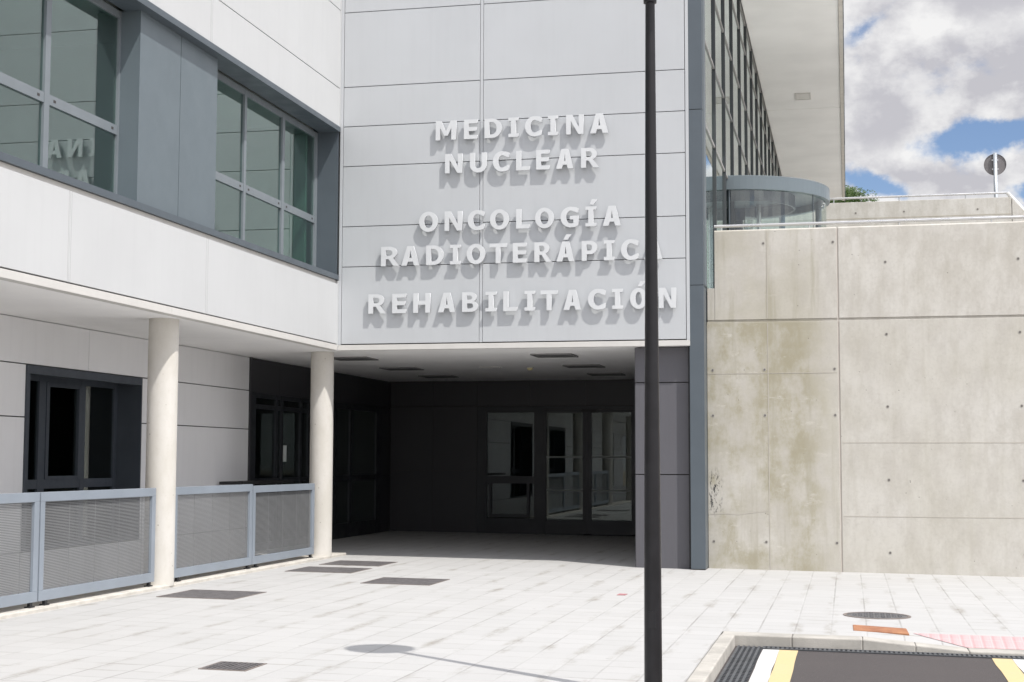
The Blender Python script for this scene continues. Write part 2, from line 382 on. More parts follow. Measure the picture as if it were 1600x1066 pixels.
tp.add([(9.45,-8.35,zp(9.45,-8.35)+L),(30,-8.35,zp(30,-8.35)+L),(30,-7.92,zp(30,-7.92)+L),(9.45,-7.92,zp(9.45,-7.92)+L)], [(0,1,2,3)])
def tact_mat():
    m, n, b = mat_new('pink tactile paver'); co = obj_co(n); x, y, z = n.xyz(co)
    cx = n.math('ABSOLUTE', n.math('SUBTRACT', n.math('FRACT', n.math('DIVIDE', n.math('ADD', x, 50.0), .10)), .5))
    cy = n.math('ABSOLUTE', n.math('SUBTRACT', n.math('FRACT', n.math('DIVIDE', n.math('ADD', y, 50.0), .215)), .5))
    j = n.math('MAXIMUM', n.ramp(cx, .40, .47), n.ramp(cy, .455, .48))
    c = n.mix(n.noise(co, 6, 4), (.50, .31, .32), (.58, .40, .40)); c = n.mix(n.math('MULTIPLY', j, .45), c, (.60, .50, .49))
    c = n.mix(n.ramp(n.noise(co, 90, 3), .5, .7, 0, .3), c, (.40, .27, .26))
    n.l.new(c, b.inputs['Base Color']); b.inputs['Roughness'].default_value = .85
    bp = n.node('ShaderNodeBump'); bp.inputs['Distance'].default_value = .006; n.l.new(n.ramp(cx, .1, .4, 1, 0), bp.inputs['Height']); n.l.new(bp.outputs[0], b.inputs['Normal'])
    return m
struct('tactile_paving', tp, tact_mat())
DZR = .107
zr = lambda x, y, l=0: ZG(x)-DZR+l
rd = MB(); quad(rd, 7.20, 30, -34, -8.60, lambda x, y: zr(x, y)); struct('road', rd, M_ASPH)
def road_line(x0, x1, mat, y1=-8.84):
    b = MB(); yy = y1; rng = random.Random(int(x0*100)); pts = []
    n = 24; left = []; right = []
    for i in range(n+1):
        y = y1+(-20-y1)*i/n; left.append((x0+rng.uniform(-.006,.006), y)); right.append((x1+rng.uniform(-.004,.004), y))
    for i in range(n):
        a, c, d, e = left[i], right[i], right[i+1], left[i+1]
        b.add([(p_[0], p_[1], zr(*p_, .004)) for p_ in (a, c, d, e)], [(0,1,2,3)])
    return b
struct('white_line', road_line(7.497, 7.655, M_WPAINT), M_WPAINT)
struct('yellow_line', road_line(7.66, 7.835, M_YPAINT), M_YPAINT)
struct('yellow_line', road_line(9.63, 9.815, M_YPAINT), M_YPAINT)
struct('white_line', road_line(9.82, 9.98, M_WPAINT), M_WPAINT)
# kerbs, stone by stone
kb = MB(); x = 7.215; rng = random.Random(3)
def kh(x): return zp(x, -8.35)-.0+.004 if x < 9.45 else zp(x, -8.35)+.004
xs = [7.075, 7.77, 8.45, 8.95, 9.45, 10.1, 10.8, 11.5, 12.2, 12.9, 13.6, 14.3, 15, 16, 18, 22, 30]
for a, c in zip(xs[:-1], xs[1:]):
    g = .0018 if c not in (8.95,) else 0
    kb.hexa([(a+g,-8.64,-.45),(c-g,-8.64,-.45),(c-g,-8.35,-.45),(a+g,-8.35,-.45)],
            [(a+g,-8.63,kh(a)),(c-g,-8.63,kh(c)),(c-g,-8.35,kh(a)+.001 if False else kh(c)),(a+g,-8.35,kh(a))])
y = -8.645
while y > -30:
    l = rng.uniform(.40, .50)
    kb.hexa([(7.0705,y-l+.004,-.45),(7.225,y-l+.004,-.45),(7.225,y,-.45),(7.0705,y,-.45)],
            [(7.0705,y-l+.004,ZG(7.07)+.005),(7.215,y-l+.004,ZG(7.2)+.005),(7.215,y,ZG(7.2)+.005),(7.0705,y,ZG(7.07)+.005)]); y -= l
struct('kerb', kb, M_KERB, bevel=.012)
ks = MB(); y = 1.2
rng = random.Random(5)
while y > -33:
    l = rng.uniform(.9, 1.05); ks.box(-.66+rng.uniform(-.004,.004), -.215+rng.uniform(-.006,.006), y-l+.005, y, -.4, .045); y -= l
struct('kerb_strip', ks, M_KERBW, bevel=.012)
struct('sunken_area', MB().box(-2.1, -.66, -33, 1.2, -1.2, -.62).box(-2.08, -.67, 1.2, 1.3, -1.2, .03), M_KERB)

# covers and gratings in the paving
def cover(x0, x1, y0, y1, label, frame=.02):
    t = thing('access_cover', ((x0+x1)/2, (y0+y1)/2, ZG(x0)), label, 'cover', 'dark square access covers in the paving')
    z = lambda x: ZG(x)
    f = MB()
    for a, b_, c, d in ((x0,x1,y0,y0+frame),(x0,x1,y1-frame,y1),(x0,x0+frame,y0+frame,y1-frame),(x1-frame,x1,y0+frame,y1-frame)):
        f.hexa([(a,c,z(a)-.03),(b_,c,z(b_)-.03),(b_,d,z(b_)-.03),(a,d,z(a)-.03)], [(a,c,z(a)+.006),(b_,c,z(b_)+.006),(b_,d,z(b_)+.006),(a,d,z(a)+.006)])
    f.build('frame', M_COVERF, t)
    a, b_, c, d = x0+frame+.003, x1-frame-.003, y0+frame+.003, y1-frame-.003
    pl_ = MB().hexa([(a,c,z(a)-.03),(b_,c,z(b_)-.03),(b_,d,z(b_)-.03),(a,d,z(a)-.03)], [(a,c,z(a)+.005),(b_,c,z(b_)+.005),(b_,d,z(b_)+.005),(a,d,z(a)+.005)])
    pl_.build('lid', M_COVER, t)
    return t
M_COVER = plain('weathered steel cover', (.115, .108, .11), .6, var=.2, scale=8, bump=.4, bscale=90)
M_COVERF = plain('cover frame', (.19, .16, .145), .6, var=.2, scale=8)
cover(.16, 1.165, -6.70-.24, -5.90, 'dark square access cover nearest the perforated fence, left of the others')
cover(.13, 1.165, -2.62, -1.60, 'dark access cover in the pair by the second column, nearer one')
cover(.13, 1.125, -1.14, -.12, 'dark access cover in the pair by the second column, farther one with a pale spot')
cover(1.84, 2.82, -4.22, -3.16, 'dark access cover lying alone in the middle of the paving')
def grate_cover():
    x0, x1, y0, y1 = 3.20, 3.61, -12.44, -11.98
    t = thing('drain_grate', (3.4, -12.2, ZG(3.4)), 'small square drain grate with slots in the paving at bottom left', 'drain grate')
    z = lambda x: ZG(x); f = MB(); fr = .02
    for a, b_, c, d in ((x0,x1,y0,y0+fr),(x0,x1,y1-fr,y1),(x0,x0+fr,y0+fr,y1-fr),(x1-fr,x1,y0+fr,y1-fr)):
        f.hexa([(a,c,z(a)-.03),(b_,c,z(b_)-.03),(b_,d,z(b_)-.03),(a,d,z(a)-.03)], [(a,c,z(a)+.006),(b_,c,z(b_)+.006),(b_,d,z(b_)+.006),(a,d,z(a)+.006)])
    f.build('frame', M_COVERF, t)
    MB().add([(x0+fr,y0+fr,z(x0)+.0015),(x1-fr,y0+fr,z(x1)+.0015),(x1-fr,y1-fr,z(x1)+.0015),(x0+fr,y1-fr,z(x0)+.0015)], [(0,1,2,3)]).build('sump', M_BLACK, t)
    g = MB(); n = 8
    for i in range(n):
        a = x0+fr+(x1-x0-2*fr)*(i+.2)/n; b_ = a+(x1-x0-2*fr)/n*.55
        g.hexa([(a,y0+fr,z(a)+.0017),(b_,y0+fr,z(b_)+.0017),(b_,y1-fr,z(b_)+.0017),(a,y1-fr,z(a)+.0017)], [(a,y0+fr,z(a)+.008),(b_,y0+fr,z(b_)+.008),(b_,y1-fr,z(b_)+.008),(a,y1-fr,z(a)+.008)])
    for j in range(6):
        c = y0+fr+(y1-y0-2*fr)*(j+.35)/6; d = c+.014
        g.hexa([(x0+fr,c,z(x0)+.002),(x1-fr,c,z(x1)+.002),(x1-fr,d,z(x1)+.002),(x0+fr,d,z(x0)+.002)], [(x0+fr,c,z(x0)+.0072),(x1-fr,c,z(x1)+.0072),(x1-fr,d,z(x1)+.0072),(x0+fr,d,z(x0)+.0072)])
    g.build('grating', M_COVER, t)
grate_cover()
def manhole():
    cx, cy, r = 8.63, -6.235, .375
    t = thing('manhole_cover', (cx, cy, ZG(cx)), 'round cast iron manhole cover in front of the concrete wall', 'manhole cover')
    def ring(r0, r1, h, n=40):
        b = MB(); vs = []
        for rr, zz in ((r1,-.03),(r1,h),(r0,h),(r0,-.03)):
            for i in range(n):
                a = 2*math.pi*i/n; xx = cx+rr*math.cos(a); vs.append((xx, cy+rr*math.sin(a), ZG(xx)+zz))
        return b.add(vs, [(j*n+i, j*n+(i+1)%n, (j+1)*n+(i+1)%n, (j+1)*n+i) for j in range(3) for i in range(n)])
    ring(r-.035, r, .007).build('frame', M_COVERF, t)
    b = MB(); n = 40; vs = [(cx, cy, ZG(cx)+.004)]
    for i in range(n):
        a = 2*math.pi*i/n; xx = cx+(r-.037)*math.cos(a); vs.append((xx, cy+(r-.037)*math.sin(a), ZG(xx)+.004))
    b.add(vs, [(0, 1+i, 1+(i+1)%n) for i in range(n)])
    rng = random.Random(2); s_ = .062                       # raised tread studs
    for i in range(-6, 7):
        for j in range(-6, 7):
            xx, yy = cx+i*s_, cy+j*s_
            if math.hypot(xx-cx, yy-cy) > r-.075: continue
            l, wd = (.024, .009) if (i+j) % 2 else (.009, .024)
            b.hexa([(xx-l,yy-wd,ZG(xx)+.003),(xx+l,yy-wd,ZG(xx)+.003),(xx+l,yy+wd,ZG(xx)+.003),(xx-l,yy+wd,ZG(xx)+.003)],
                   [(xx-l*.8,yy-wd*.8,ZG(xx)+.011),(xx+l*.8,yy-wd*.8,ZG(xx)+.011),(xx+l*.8,yy+wd*.8,ZG(xx)+.011),(xx-l*.8,yy+wd*.8,ZG(xx)+.011)])
    b.build('lid', plain('cast iron', (.13, .13, .135), .5, metal=.4, var=.25, scale=12), t)
manhole()
rp = MB().hexa([(8.365,-7.84,ZG(8.4)-.02),(8.915,-8.03,ZG(8.9)-.02),(8.905,-7.53,ZG(8.9)-.02),(8.36,-7.33,ZG(8.4)-.02)],
               [(8.365,-7.84,ZG(8.4)+.009),(8.915,-8.03,ZG(8.9)+.009),(8.905,-7.53,ZG(8.9)+.009),(8.36,-7.33,ZG(8.4)+.009)])
def rust_mat():
    m, n, b = mat_new('rusty steel'); co = obj_co(n)
    c = n.mix(n.ramp(n.noise(co, 5, 6, .7), .35, .65), (.28, .115, .06), (.42, .20, .10)); c = n.mix(n.ramp(n.noise(co, 40, 4), .5, .7, 0, .4), c, (.20, .085, .06))
    n.l.new(c, b.inputs['Base Color']); b.inputs['Roughness'].default_value = .85; return m
tag(rp.build('utility_cover', rust_mat(), bevel=.006), 'rusty brown rectangular cover plate between manhole and kerb', 'cover')
tag(MB().hexa([(5.44,-4.76,ZG(5.4)+.001),(5.545,-4.74,ZG(5.5)+.001),(5.55,-4.55,ZG(5.5)+.001),(5.45,-4.58,ZG(5.4)+.001)],
              [(5.44,-4.76,ZG(5.4)+.006),(5.545,-4.74,ZG(5.5)+.012),(5.55,-4.55,ZG(5.5)+.006),(5.45,-4.58,ZG(5.4)+.010)]).build('paper_scrap', plain('red paper', (.40,.19,.20), .8)),
    'small scrap of red paper lying on the pale paving', 'litter')
# gutter channel and slotted mat in the road
def gutter(name, x0, x1, y0, y1, along, label):
    t = thing(name, ((x0+x1)/2, (y0+y1)/2, zr(x0, 0)), label, 'drain grate', 'black slotted gratings at the road edge')
    quadb = MB(); quad(quadb, x0, x1, y0, y1, lambda x, y: zr(x, y, .003)); quadb.build('channel', M_BLACK, t)
    g = MB(); Z = lambda x: zr(x, 0)
    def bar(a, b_, c, d, h): g.hexa([(a,c,Z(a)+.003),(b_,c,Z(b_)+.003),(b_,d,Z(b_)+.003),(a,d,Z(a)+.003)], [(a,c,Z(a)+h),(b_,c,Z(b_)+h),(b_,d,Z(b_)+h),(a,d,Z(a)+h)])
    if along == 'x':
        n = int((x1-x0)/.045)
        for i in range(n): a = x0+(x1-x0)*i/n; bar(a, a+.024, y0+.02, y1-.02, .012)
        bar(x0, x1, y0, y0+.02, .013); bar(x0, x1, y1-.02, y1, .013)
    else:
        n = int((x1-x0)/.042)
        for i in range(n): a = x0+(x1-x0)*i/n; bar(a+.004, a+.026, y0, y1, .012)
        m_ = int((y1-y0)/.09)
        for j in range(m_): c = y0+(y1-y0)*j/m_; bar(x0, x1, c, c+.016, .0105)
    g.build('grating', plain('black grating', (.075, .08, .088), .5, var=.2, scale=9), t)
gutter('gutter_grate', 7.492, 16, -8.83, -8.655, 'x', 'narrow black slotted gutter along the foot of the long kerb')
gutter('gutter_grate', 7.24, 7.49, -16, -8.655, 'y', 'wide black grating strip between the side kerb and the white line')

# ------------------------------------------------------------------ left wing
wing = thing('hospital_wing', (-1.2, -16, 0), 'long white clad wing on the left with a first floor window band above round columns', 'building')
YE = -33.0
def rows(mb, axis, plane, depth, cuts_a, cuts_z, gap_=.014):
    """cladding panels: cuts_a along the wall, cuts_z heights; the front face lies on `plane`"""
    for a0, a1 in cuts_a:
        for z0, z1 in cuts_z:
            g = gap_/2
            if axis == 'x': mb.box(plane-depth, plane, a0+g*.5, a1-g*.5, z0+g, z1-g)
            else: mb.box(a0+g*.25, a1-g*.25, plane, plane+depth, z0+g, z1-g)
uw = MB()
js = [0-.03, -5.295, -8.925, -12.55, -16.17, -19.8, -23.4, -27.0, YE]
spans = [(b_, a) for a, b_ in zip(js[:-1], js[1:])]
rows(uw, 'x', 0.0, .10, spans, [(3.59, 4.615)])
rows(uw, 'x', 0.0, .10, spans, [(7.285, 7.948), (7.948, 9.30), (9.30, 10.6)])
# corner trim and bottom band
uw.box(-.10, .006, -.03, .0, 3.49, 4.66); uw.box(-.10, .006, -.03, .0, 7.285, 10.6)
bb = MB()
ys = [-.032, -6.35, -12.6, -18.9, -25, YE]
for a, c in zip(ys[:-1], ys[1:]): bb.box(-.12, .008, c+.004, a, 3.485, 3.578)
bb.build('bottom_band', M_TRIM, wing, bevel=.004)
jb = MB().box(-.16, -.102, YE, -.001, 3.50, 4.66).box(-.16, -.102, YE, -.001, 7.20, 10.6)
# double line of the vertical joints
for yj in js[1:-1]:
    for d in (-.03, .03): uw.box(-.099, .0015, yj+d-.003, yj+d+.003, 3.60, 4.61, 1); uw.box(-.099, .0015, yj+d-.003, yj+d+.003, 7.29, 10.6, 1)
jb.build('joint_backing', M_JOINT, wing)
uw.build('upper_wall', [M_WHITE, M_VJOINT], wing, bevel=.0025)
# window band
MB().box(-.34, .02, YE, -.045, 7.195, 7.283).build('window_hood', M_GREYM, wing, bevel=.004)
MB().prism([(-.42, 4.70), (-.42, 4.80), (.02, 4.755), (.02, 4.672)], 'y', YE, -.045).build('window_sill', M_GREYM, wing)
MB().box(-.30, -.03, YE, -.05, 4.58, 4.671).build('sill_bed', M_TRIM, wing)
MB().box(-.46, -.02, -.045, -.005, 4.68, 7.283).build('window_reveal', M_GREYM, wing)
ip = MB(); ip.box(-.13, -.12, -7.12, -5.972, 4.77, 7.194).box(-.13, -.12, -5.958, -4.80, 4.77, 7.194)
ip.box(-.44, -.131, -7.12, -7.10, 4.77, 7.194).box(-.44, -.131, -4.82, -4.80, 4.77, 7.194)
ip.build('infill_panel', M_INFILL, wing)
MB().box(-.44, -.135, -5.99, -5.94, 4.77, 7.19).build('panel_joint', M_JOINT, wing)
FX = -.38
def window_band(y0, y1, mulls):
    f = MB(); fx0, fx1 = FX-.06, FX
    for a, c in mulls: f.box(fx0, fx1, a, c, 4.80, 7.19)
    edges = sorted(mulls); TZ0, TZ1 = 5.635, 5.752
    for (a0, a1), (b0, b1) in zip(edges[:-1], edges[1:]):
        f.box(fx0, fx1-.006, a1, b0, TZ0, TZ1); f.box(fx0, fx1-.004, a1, b0, 4.79, 4.90); f.box(fx0, fx1-.004, a1, b0, 7.10, 7.19)
        for yy in (a1+.12, b0-.12): f.box(fx1-.006, fx1-.003, yy-.025, yy+.025, TZ0+.045, TZ0+.075, 1)
    fo = f.build('window', [M_GREYL, M_JOINT], wing)
    for (a0, a1), (b0, b1) in zip(edges[:-1], edges[1:]):
        MB().box(FX-.040, FX-.032, a1-.01, b0+.01, 4.89, TZ0+.01).build('pane', M_GLASS_W, fo)
        MB().box(FX-.040, FX-.032, a1-.01, b0+.01, TZ1-.01, 7.11).build('pane', M_GLASS_W, fo)
window_band(-4.86, -.046, [(-4.86,-4.80), (-3.20,-3.12), (-1.66,-1.56), (-.14,-.046)])
window_band(-12.0, -7.12, [(-12.0,-11.9), (-10.52,-10.41), (-8.88,-8.77), (-7.16,-7.03-.09)])
window_band(-21, -12.4, [(-21,-20.9), (-18.6,-18.5), (-15.5,-15.4), (-12.5,-12.4)])
for ya, yb in ((-12.4, -12.0), (YE, -21)): MB().box(-.44, -.12, ya, yb, 4.77, 7.194).build('infill_panel', M_INFILL, wing)
# rooms behind the band
rm = MB()
rm.box(-4.6, -.47, YE, 0, 4.3, 4.70); rm.box(-4.6, -.47, YE, 0, 7.25, 7.6); rm.box(-4.7, -4.6, YE, 0, 4.3, 7.6)
for yy in (-.30, -5.6, -12.2, -21.2): rm.box(-4.6, -.47, yy-.08, yy, 4.70, 7.25)
rm.build('room', M_ROOM, wing)
MB().box(-4.7, -.17, YE, -.002, 7.61, 10.5).build('upper_floor', M_ROOM, wing)
# soffit of the overhang
MB().box(-2.32, -.121, YE, .02, 3.49, 3.60).build('soffit', M_SOFFIT, wing)
# ground floor wall
XW = -2.1
gw = MB(); WY0, WY1, WZ0, WZ1 = -6.20, -2.93, .46, 2.88
wins = [(WY0, WY1)] + [(WY0-6.1*k, WY1-6.1*k) for k in (1, 2, 3, 4)]
def gpan(a, c, z0, z1): rows(gw, 'x', XW, .06, [(a, c)], [(z0, z1)], .016)
tops = [1.27, -1.5+.0, -4.55]
gpan(-4.55, 1.27, 2.89, 3.487); gpan(-10.65, -4.55, 2.89, 3.487); gpan(-16.75, -10.65, 2.89, 3.487); gpan(-22.85, -16.75, 2.89, 3.487); gpan(YE, -22.85, 2.89, 3.487)
edges_ = [1.27]
for a, c in wins:
    gpan(c, edges_[-1], 2.20, 2.89); gpan(c, edges_[-1], .46, 2.20); edges_.append(a)
    gpan(a, (a+c)/2, -1.2, .46); gpan((a+c)/2, c, -1.2, .46)
    gpan(c, edges_[-2], -1.2, .46)
gpan(YE, edges_[-1], .46, 2.89)
gw.build('lower_wall', panel_mat('grey white cladding', (.78,.78,.79), .5, 'y', 1, .03), wing)
jb = MB(); jb.box(XW-.12, XW-.062, WY1, 1.27, -1.2, 3.487)
for a, c in wins:
    jb.box(XW-.12, XW-.062, a, c, 2.88, 3.487); jb.box(XW-.12, XW-.062, a, c, -1.2, .46); jb.box(XW-.12, XW-.062, c-6.1 if c > -24 else YE, a, -1.2, 3.487)
jb.build('joint_backing', M_JOINT, wing)
def ground_window(dy):
    f = MB(); y0, y1 = WY0+dy, WY1+dy; s = .075; D = .37
    f.box(XW-.1, XW+.025, y0, y1, WZ1-.11, WZ1); f.box(XW-.1, XW+.025, y0, y0+s, WZ0, WZ1-.11); f.box(XW-.1, XW+.025, y1-.03, y1, WZ0, WZ1-.11); f.box(XW-.1, XW+.02, y0+s, y1-.03, WZ0, WZ0+.05)
    f.box(XW-D-.1, XW-.1, y1-.03, y1, WZ0, WZ1); f.box(XW-D-.1, XW-.1, y0, y0+.03, WZ0, WZ1); f.box(XW-D-.1, XW-.1, y0, y1, WZ1-.03, WZ1+.001); f.box(XW-D-.1, XW-.1, y0, y1, WZ0-.001, WZ0+.03)
    fo = f.build('window', M_DARKF2, wing)
    g = MB(); xa, xb = XW-D-.05, XW-D
    for a, c in ((y0+.03, y0+.24+.0), (-5.21+dy, -5.03+dy), (-4.05+dy, -3.925+dy), (-3.05+dy, y1-.03)): g.box(xa, xb, a, c, WZ0+.03, WZ1-.03)
    g.box(xa+.003, xb-.003, y0+.03, y1-.03, 1.25, 1.375); g.box(xa+.003, xb-.003, y0+.03, y1-.03, 2.72, 2.85)
    g.box(xa, xb+.012, -5.03+dy, -4.95+dy, 1.375, 2.72).box(xa, xb+.012, -4.13+dy, -4.05+dy, 1.375, 2.72).box(xa, xb+.010, -4.95+dy, -4.13+dy, 1.375, 1.42).box(xa, xb+.010, -4.95+dy, -4.13+dy, 2.66, 2.72)
    g.build('frame', M_DARKF2, fo)
    MB().box(XW-D-.035, XW-D-.028, y0+.03, y1-.03, WZ0+.03, WZ1-.03).build('pane', M_GLASS_D, fo)
M_DARKF2 = plain('slate window frame', (.052, .062, .078), .45, var=.06)
for k in range(3): ground_window(-6.1*k)
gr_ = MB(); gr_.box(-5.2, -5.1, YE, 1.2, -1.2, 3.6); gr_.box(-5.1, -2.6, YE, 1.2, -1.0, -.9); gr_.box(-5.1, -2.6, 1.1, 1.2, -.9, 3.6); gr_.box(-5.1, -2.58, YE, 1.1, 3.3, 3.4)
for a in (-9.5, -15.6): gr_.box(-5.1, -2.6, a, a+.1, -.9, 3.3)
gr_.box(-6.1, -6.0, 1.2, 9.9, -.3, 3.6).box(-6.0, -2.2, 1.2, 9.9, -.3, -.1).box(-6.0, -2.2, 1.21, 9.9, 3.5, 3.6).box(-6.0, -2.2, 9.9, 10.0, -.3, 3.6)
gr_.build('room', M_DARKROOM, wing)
# columns under the edge of the wing
for yc in (.38, -5.72, -11.82, -17.92):
    MB().lathe(-.40, yc, [(.195, .03), (.195, 3.489)], 48).build('column', M_COLUMN, wing, smooth=True)
# dark cladding of the passage side, with its door and window
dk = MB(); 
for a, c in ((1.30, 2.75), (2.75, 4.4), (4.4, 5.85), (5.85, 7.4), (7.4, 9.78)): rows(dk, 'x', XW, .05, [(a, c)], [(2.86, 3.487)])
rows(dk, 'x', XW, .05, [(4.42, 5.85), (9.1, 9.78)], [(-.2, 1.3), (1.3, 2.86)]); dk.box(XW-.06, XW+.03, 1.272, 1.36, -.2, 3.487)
dk.build('dark_cladding', M_CHAR_SHADE, wing)
MB().box(XW-.12, XW-.052, 1.27, 9.8, 2.86, 3.487).box(XW-.12, XW-.052, 4.42, 5.85, -.2, 2.86).box(XW-.12, XW-.052, 9.08, 9.8, -.2, 2.86).build('joint_backing', M_JOINT, wing)
def passage_glazing(name, posts, transoms):
    f = MB()
    for a, c in posts: f.box(XW-.07, XW+.005, a, c, 0, 2.86)
    for (a0, a1), (b0, b1) in zip(posts[:-1], posts[1:]):
        for z0, z1 in transoms: f.box(XW-.06, XW-.002, a1, b0, z0, z1)
    fo = f.build(name, M_DARKF, wing)
    for (a0, a1), (b0, b1) in zip(posts[:-1], posts[1:]): MB().box(XW-.04, XW-.03, a1, b0, .1, 2.8).build('pane', M_GLASS_D, fo)
    return fo
fo = passage_glazing('glazed_door', [(1.36,1.60), (2.58,2.68), (2.86,2.96), (3.86,3.96), (4.30,4.42)], [(0,.14), (1.24,1.32), (2.58,2.66), (2.78,2.86)])
MB().tube((XW+.05,2.74,.95), (XW+.05,2.74,1.45), .014).tube((XW,2.74,1.0),(XW+.05,2.74,1.0),.01).tube((XW,2.74,1.4),(XW+.05,2.74,1.4),.01).build('handle', M_BLACK, fo)
passage_glazing('window', [(5.85,5.97), (6.87,7.0), (8.72,9.08)], [(0,.32), (1.22,1.34), (2.74,2.86)])
# dark shelf by the passage corner
MB().box(-2.04, -1.62, -.1, 2.3, 1.235, 1.285).build('wall_shelf', M_BLACK, wing)
notice = tag(MB().box(XW-.026, XW-.024, 2.99, 3.21, 1.62, 1.93).build('paper_notice', plain('paper', (.62,.66,.64), .8)), 'pale paper notice stuck on the dark passage door behind the second column', 'notice')

# ------------------------------------------------------------------ entrance block with the lettered front
ent = thing('entrance_building', (3, 5, 0), 'silver grey panelled building front over the dark recessed entrance', 'building')
XR = 5.905
fc = MB()
zrows = [(3.587,4.892), (4.892,5.576), (5.576,6.604), (6.604,7.288), (7.288,7.97), (7.97,9.265), (9.265,9.95), (9.95,11.98)]
rows(fc, 'y', 0.0, .08, [(.062,2.443), (2.503,5.848)], zrows, .012)
fc.box(2.448, 2.498, .004, .08, 3.59, 11.98); fc.box(5.856, XR, -.004, .08, 3.575, 11.98); fc.box(.006, .056, -.004, .08, 3.578, 11.98)
fc.build('front_wall', M_FACADE, ent, bevel=.004)
MB().box(.0095, XR-.55, -.006, .10, 3.485, 3.574).box(XR-.545, XR, -.006, .10, 3.485, 3.574).build('bottom_band', M_TRIM, ent, bevel=.004)
MB().box(.0, XR-.01, .081, .14, 3.5, 11.98).build('joint_backing', M_JOINT, ent)
sh = MB().box(-2.2, XR-.02, .15, .4, 3.605, 12).box(-2.2, -2.0, .4, 36, 3.605, 12).box(-2.2, XR-.02, .4, 36, 4.0, 4.38).box(-2.2, 6.0, .15, 36, 12.02, 12.4).box(-2.2, 6, 36, 36.2, 3.6, 12.4)
sh.box(-2.0, 5.9, .4, 36, 8.35, 8.62)
sh.build('shell', M_ROOM, ent)
MB().box(-2.32, 5.0, .102, 9.85, 3.49, 3.60).box(-2.32, -.0, .021, .101, 3.49, 3.60).box(5.0, XR-.02, .102, .44, 3.49, 3.60).build('soffit', M_SOFFIT, ent)
# side pier: charcoal cladding, front and inner face
pr = MB()
for z0, z1 in ((-.2,1.435), (1.435,2.912), (2.912,3.485)): pr.box(5.0, XR-.045, .22, .27, z0+.008, z1-.008)
for a, c in ((.28,3.3), (3.3,6.6), (6.6,9.8)):
    for z0, z1 in ((-.2,1.435), (1.435,2.912), (2.912,3.485)): pr.box(4.98, 5.03, a+.006, c-.006, z0+.008, z1-.008)
pr.build('side_wall', M_CHAR, ent)
MB().box(5.031, XR-.05, .271, 9.9, -.3, 3.487).build('joint_backing', M_JOINT, ent)
# rear wall of the passage
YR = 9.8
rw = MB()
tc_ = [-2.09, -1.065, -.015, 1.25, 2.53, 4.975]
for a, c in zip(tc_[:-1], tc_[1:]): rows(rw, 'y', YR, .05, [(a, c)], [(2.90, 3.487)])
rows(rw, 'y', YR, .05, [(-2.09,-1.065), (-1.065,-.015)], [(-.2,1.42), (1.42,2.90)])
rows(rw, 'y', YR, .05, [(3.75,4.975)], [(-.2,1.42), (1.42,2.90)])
rw.build('rear_wall', M_CHAR_SHADE, ent)
MB().box(-2.2, 5.0, YR+.051, YR+.12, 2.87, 3.487).box(-2.2, .02, YR+.051, YR+.12, -.2, 2.87).box(3.72, 5.0, YR+.051, YR+.12, -.2, 2.87).build('joint_backing', M_JOINT, ent)
f = MB()
f.box(-.012, 3.745, YR, YR+.10, 2.82, 2.893); f.box(-.012, .20, YR, YR+.10, -.1, 2.82); f.box(1.345, 1.585, YR, YR+.10, -.1, 2.82); f.box(3.66, 3.745, YR, YR+.10, -.1, 2.82)
f.build('door_surround', M_DARKF, ent)
f = MB().box(.20, .215, YR+.012, YR+.088, -.04, 2.81).box(1.33, 1.345, YR+.012, YR+.088, -.04, 2.81).box(.20, 1.345, YR+.01, YR+.09, 2.755, 2.82).box(.20, 1.345, YR+.01, YR+.09, -.05, .33).box(.20, 1.345, YR+.005, YR+.09, 1.13, 1.30)
fo = f.build('window', M_DARKF, ent)
MB().box(.27, .33, YR-.01, YR+.05, .36, 1.129).box(1.16, 1.22, YR-.01, YR+.05, .36, 1.129).box(.33, 1.16, YR-.01, YR+.05, .36, .43).build('casement', M_DARKF, fo)
MB().box(.20, 1.345, YR+.055, YR+.063, .33, 1.13).build('pane', M_GLASS_D, fo); MB().box(.20, 1.345, YR+.055, YR+.063, 1.30, 2.755).build('pane', M_GLASS_D, fo)
M_FILM = plain('etched safety stripe', (.30, .32, .31), .8)
def slider(x0, x1, s0, s1, yo):
    f = MB().box(x0, x0+s0, YR+yo, YR+yo+.04, 0, 2.815).box(x1-s1, x1, YR+yo, YR+yo+.04, 0, 2.815).box(x0+s0, x1-s1, YR+yo, YR+yo+.04, -.02, .30).box(x0+s0, x1-s1, YR+yo, YR+yo+.04, 2.745, 2.815)
    fo = f.build('sliding_door', M_DARKF, ent)
    MB().box(x0+s0, x1-s1, YR+yo+.018, YR+yo+.026, .30, 2.745).build('pane', M_GLASS_D, fo)
    for za, zb in ((1.715, 1.755), (.965, .995)): MB().box(x0+s0, x1-s1, YR+yo+.014, YR+yo+.0165, za, zb).build('stripe', M_FILM, fo)
    return fo
slider(1.585, 2.555, .03, .10, .012); slider(2.56, 3.66, .10, .09, .012)
MB().box(2.45, 2.80, YR-.05, YR-.001, 2.76, 2.825).build('door_sensor', M_BLACK, ent)
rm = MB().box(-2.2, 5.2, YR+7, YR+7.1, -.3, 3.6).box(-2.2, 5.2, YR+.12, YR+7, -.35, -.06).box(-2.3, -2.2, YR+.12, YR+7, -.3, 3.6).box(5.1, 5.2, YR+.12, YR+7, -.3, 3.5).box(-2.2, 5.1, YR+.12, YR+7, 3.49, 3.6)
rm.build('lobby', M_DARKROOM, ent)

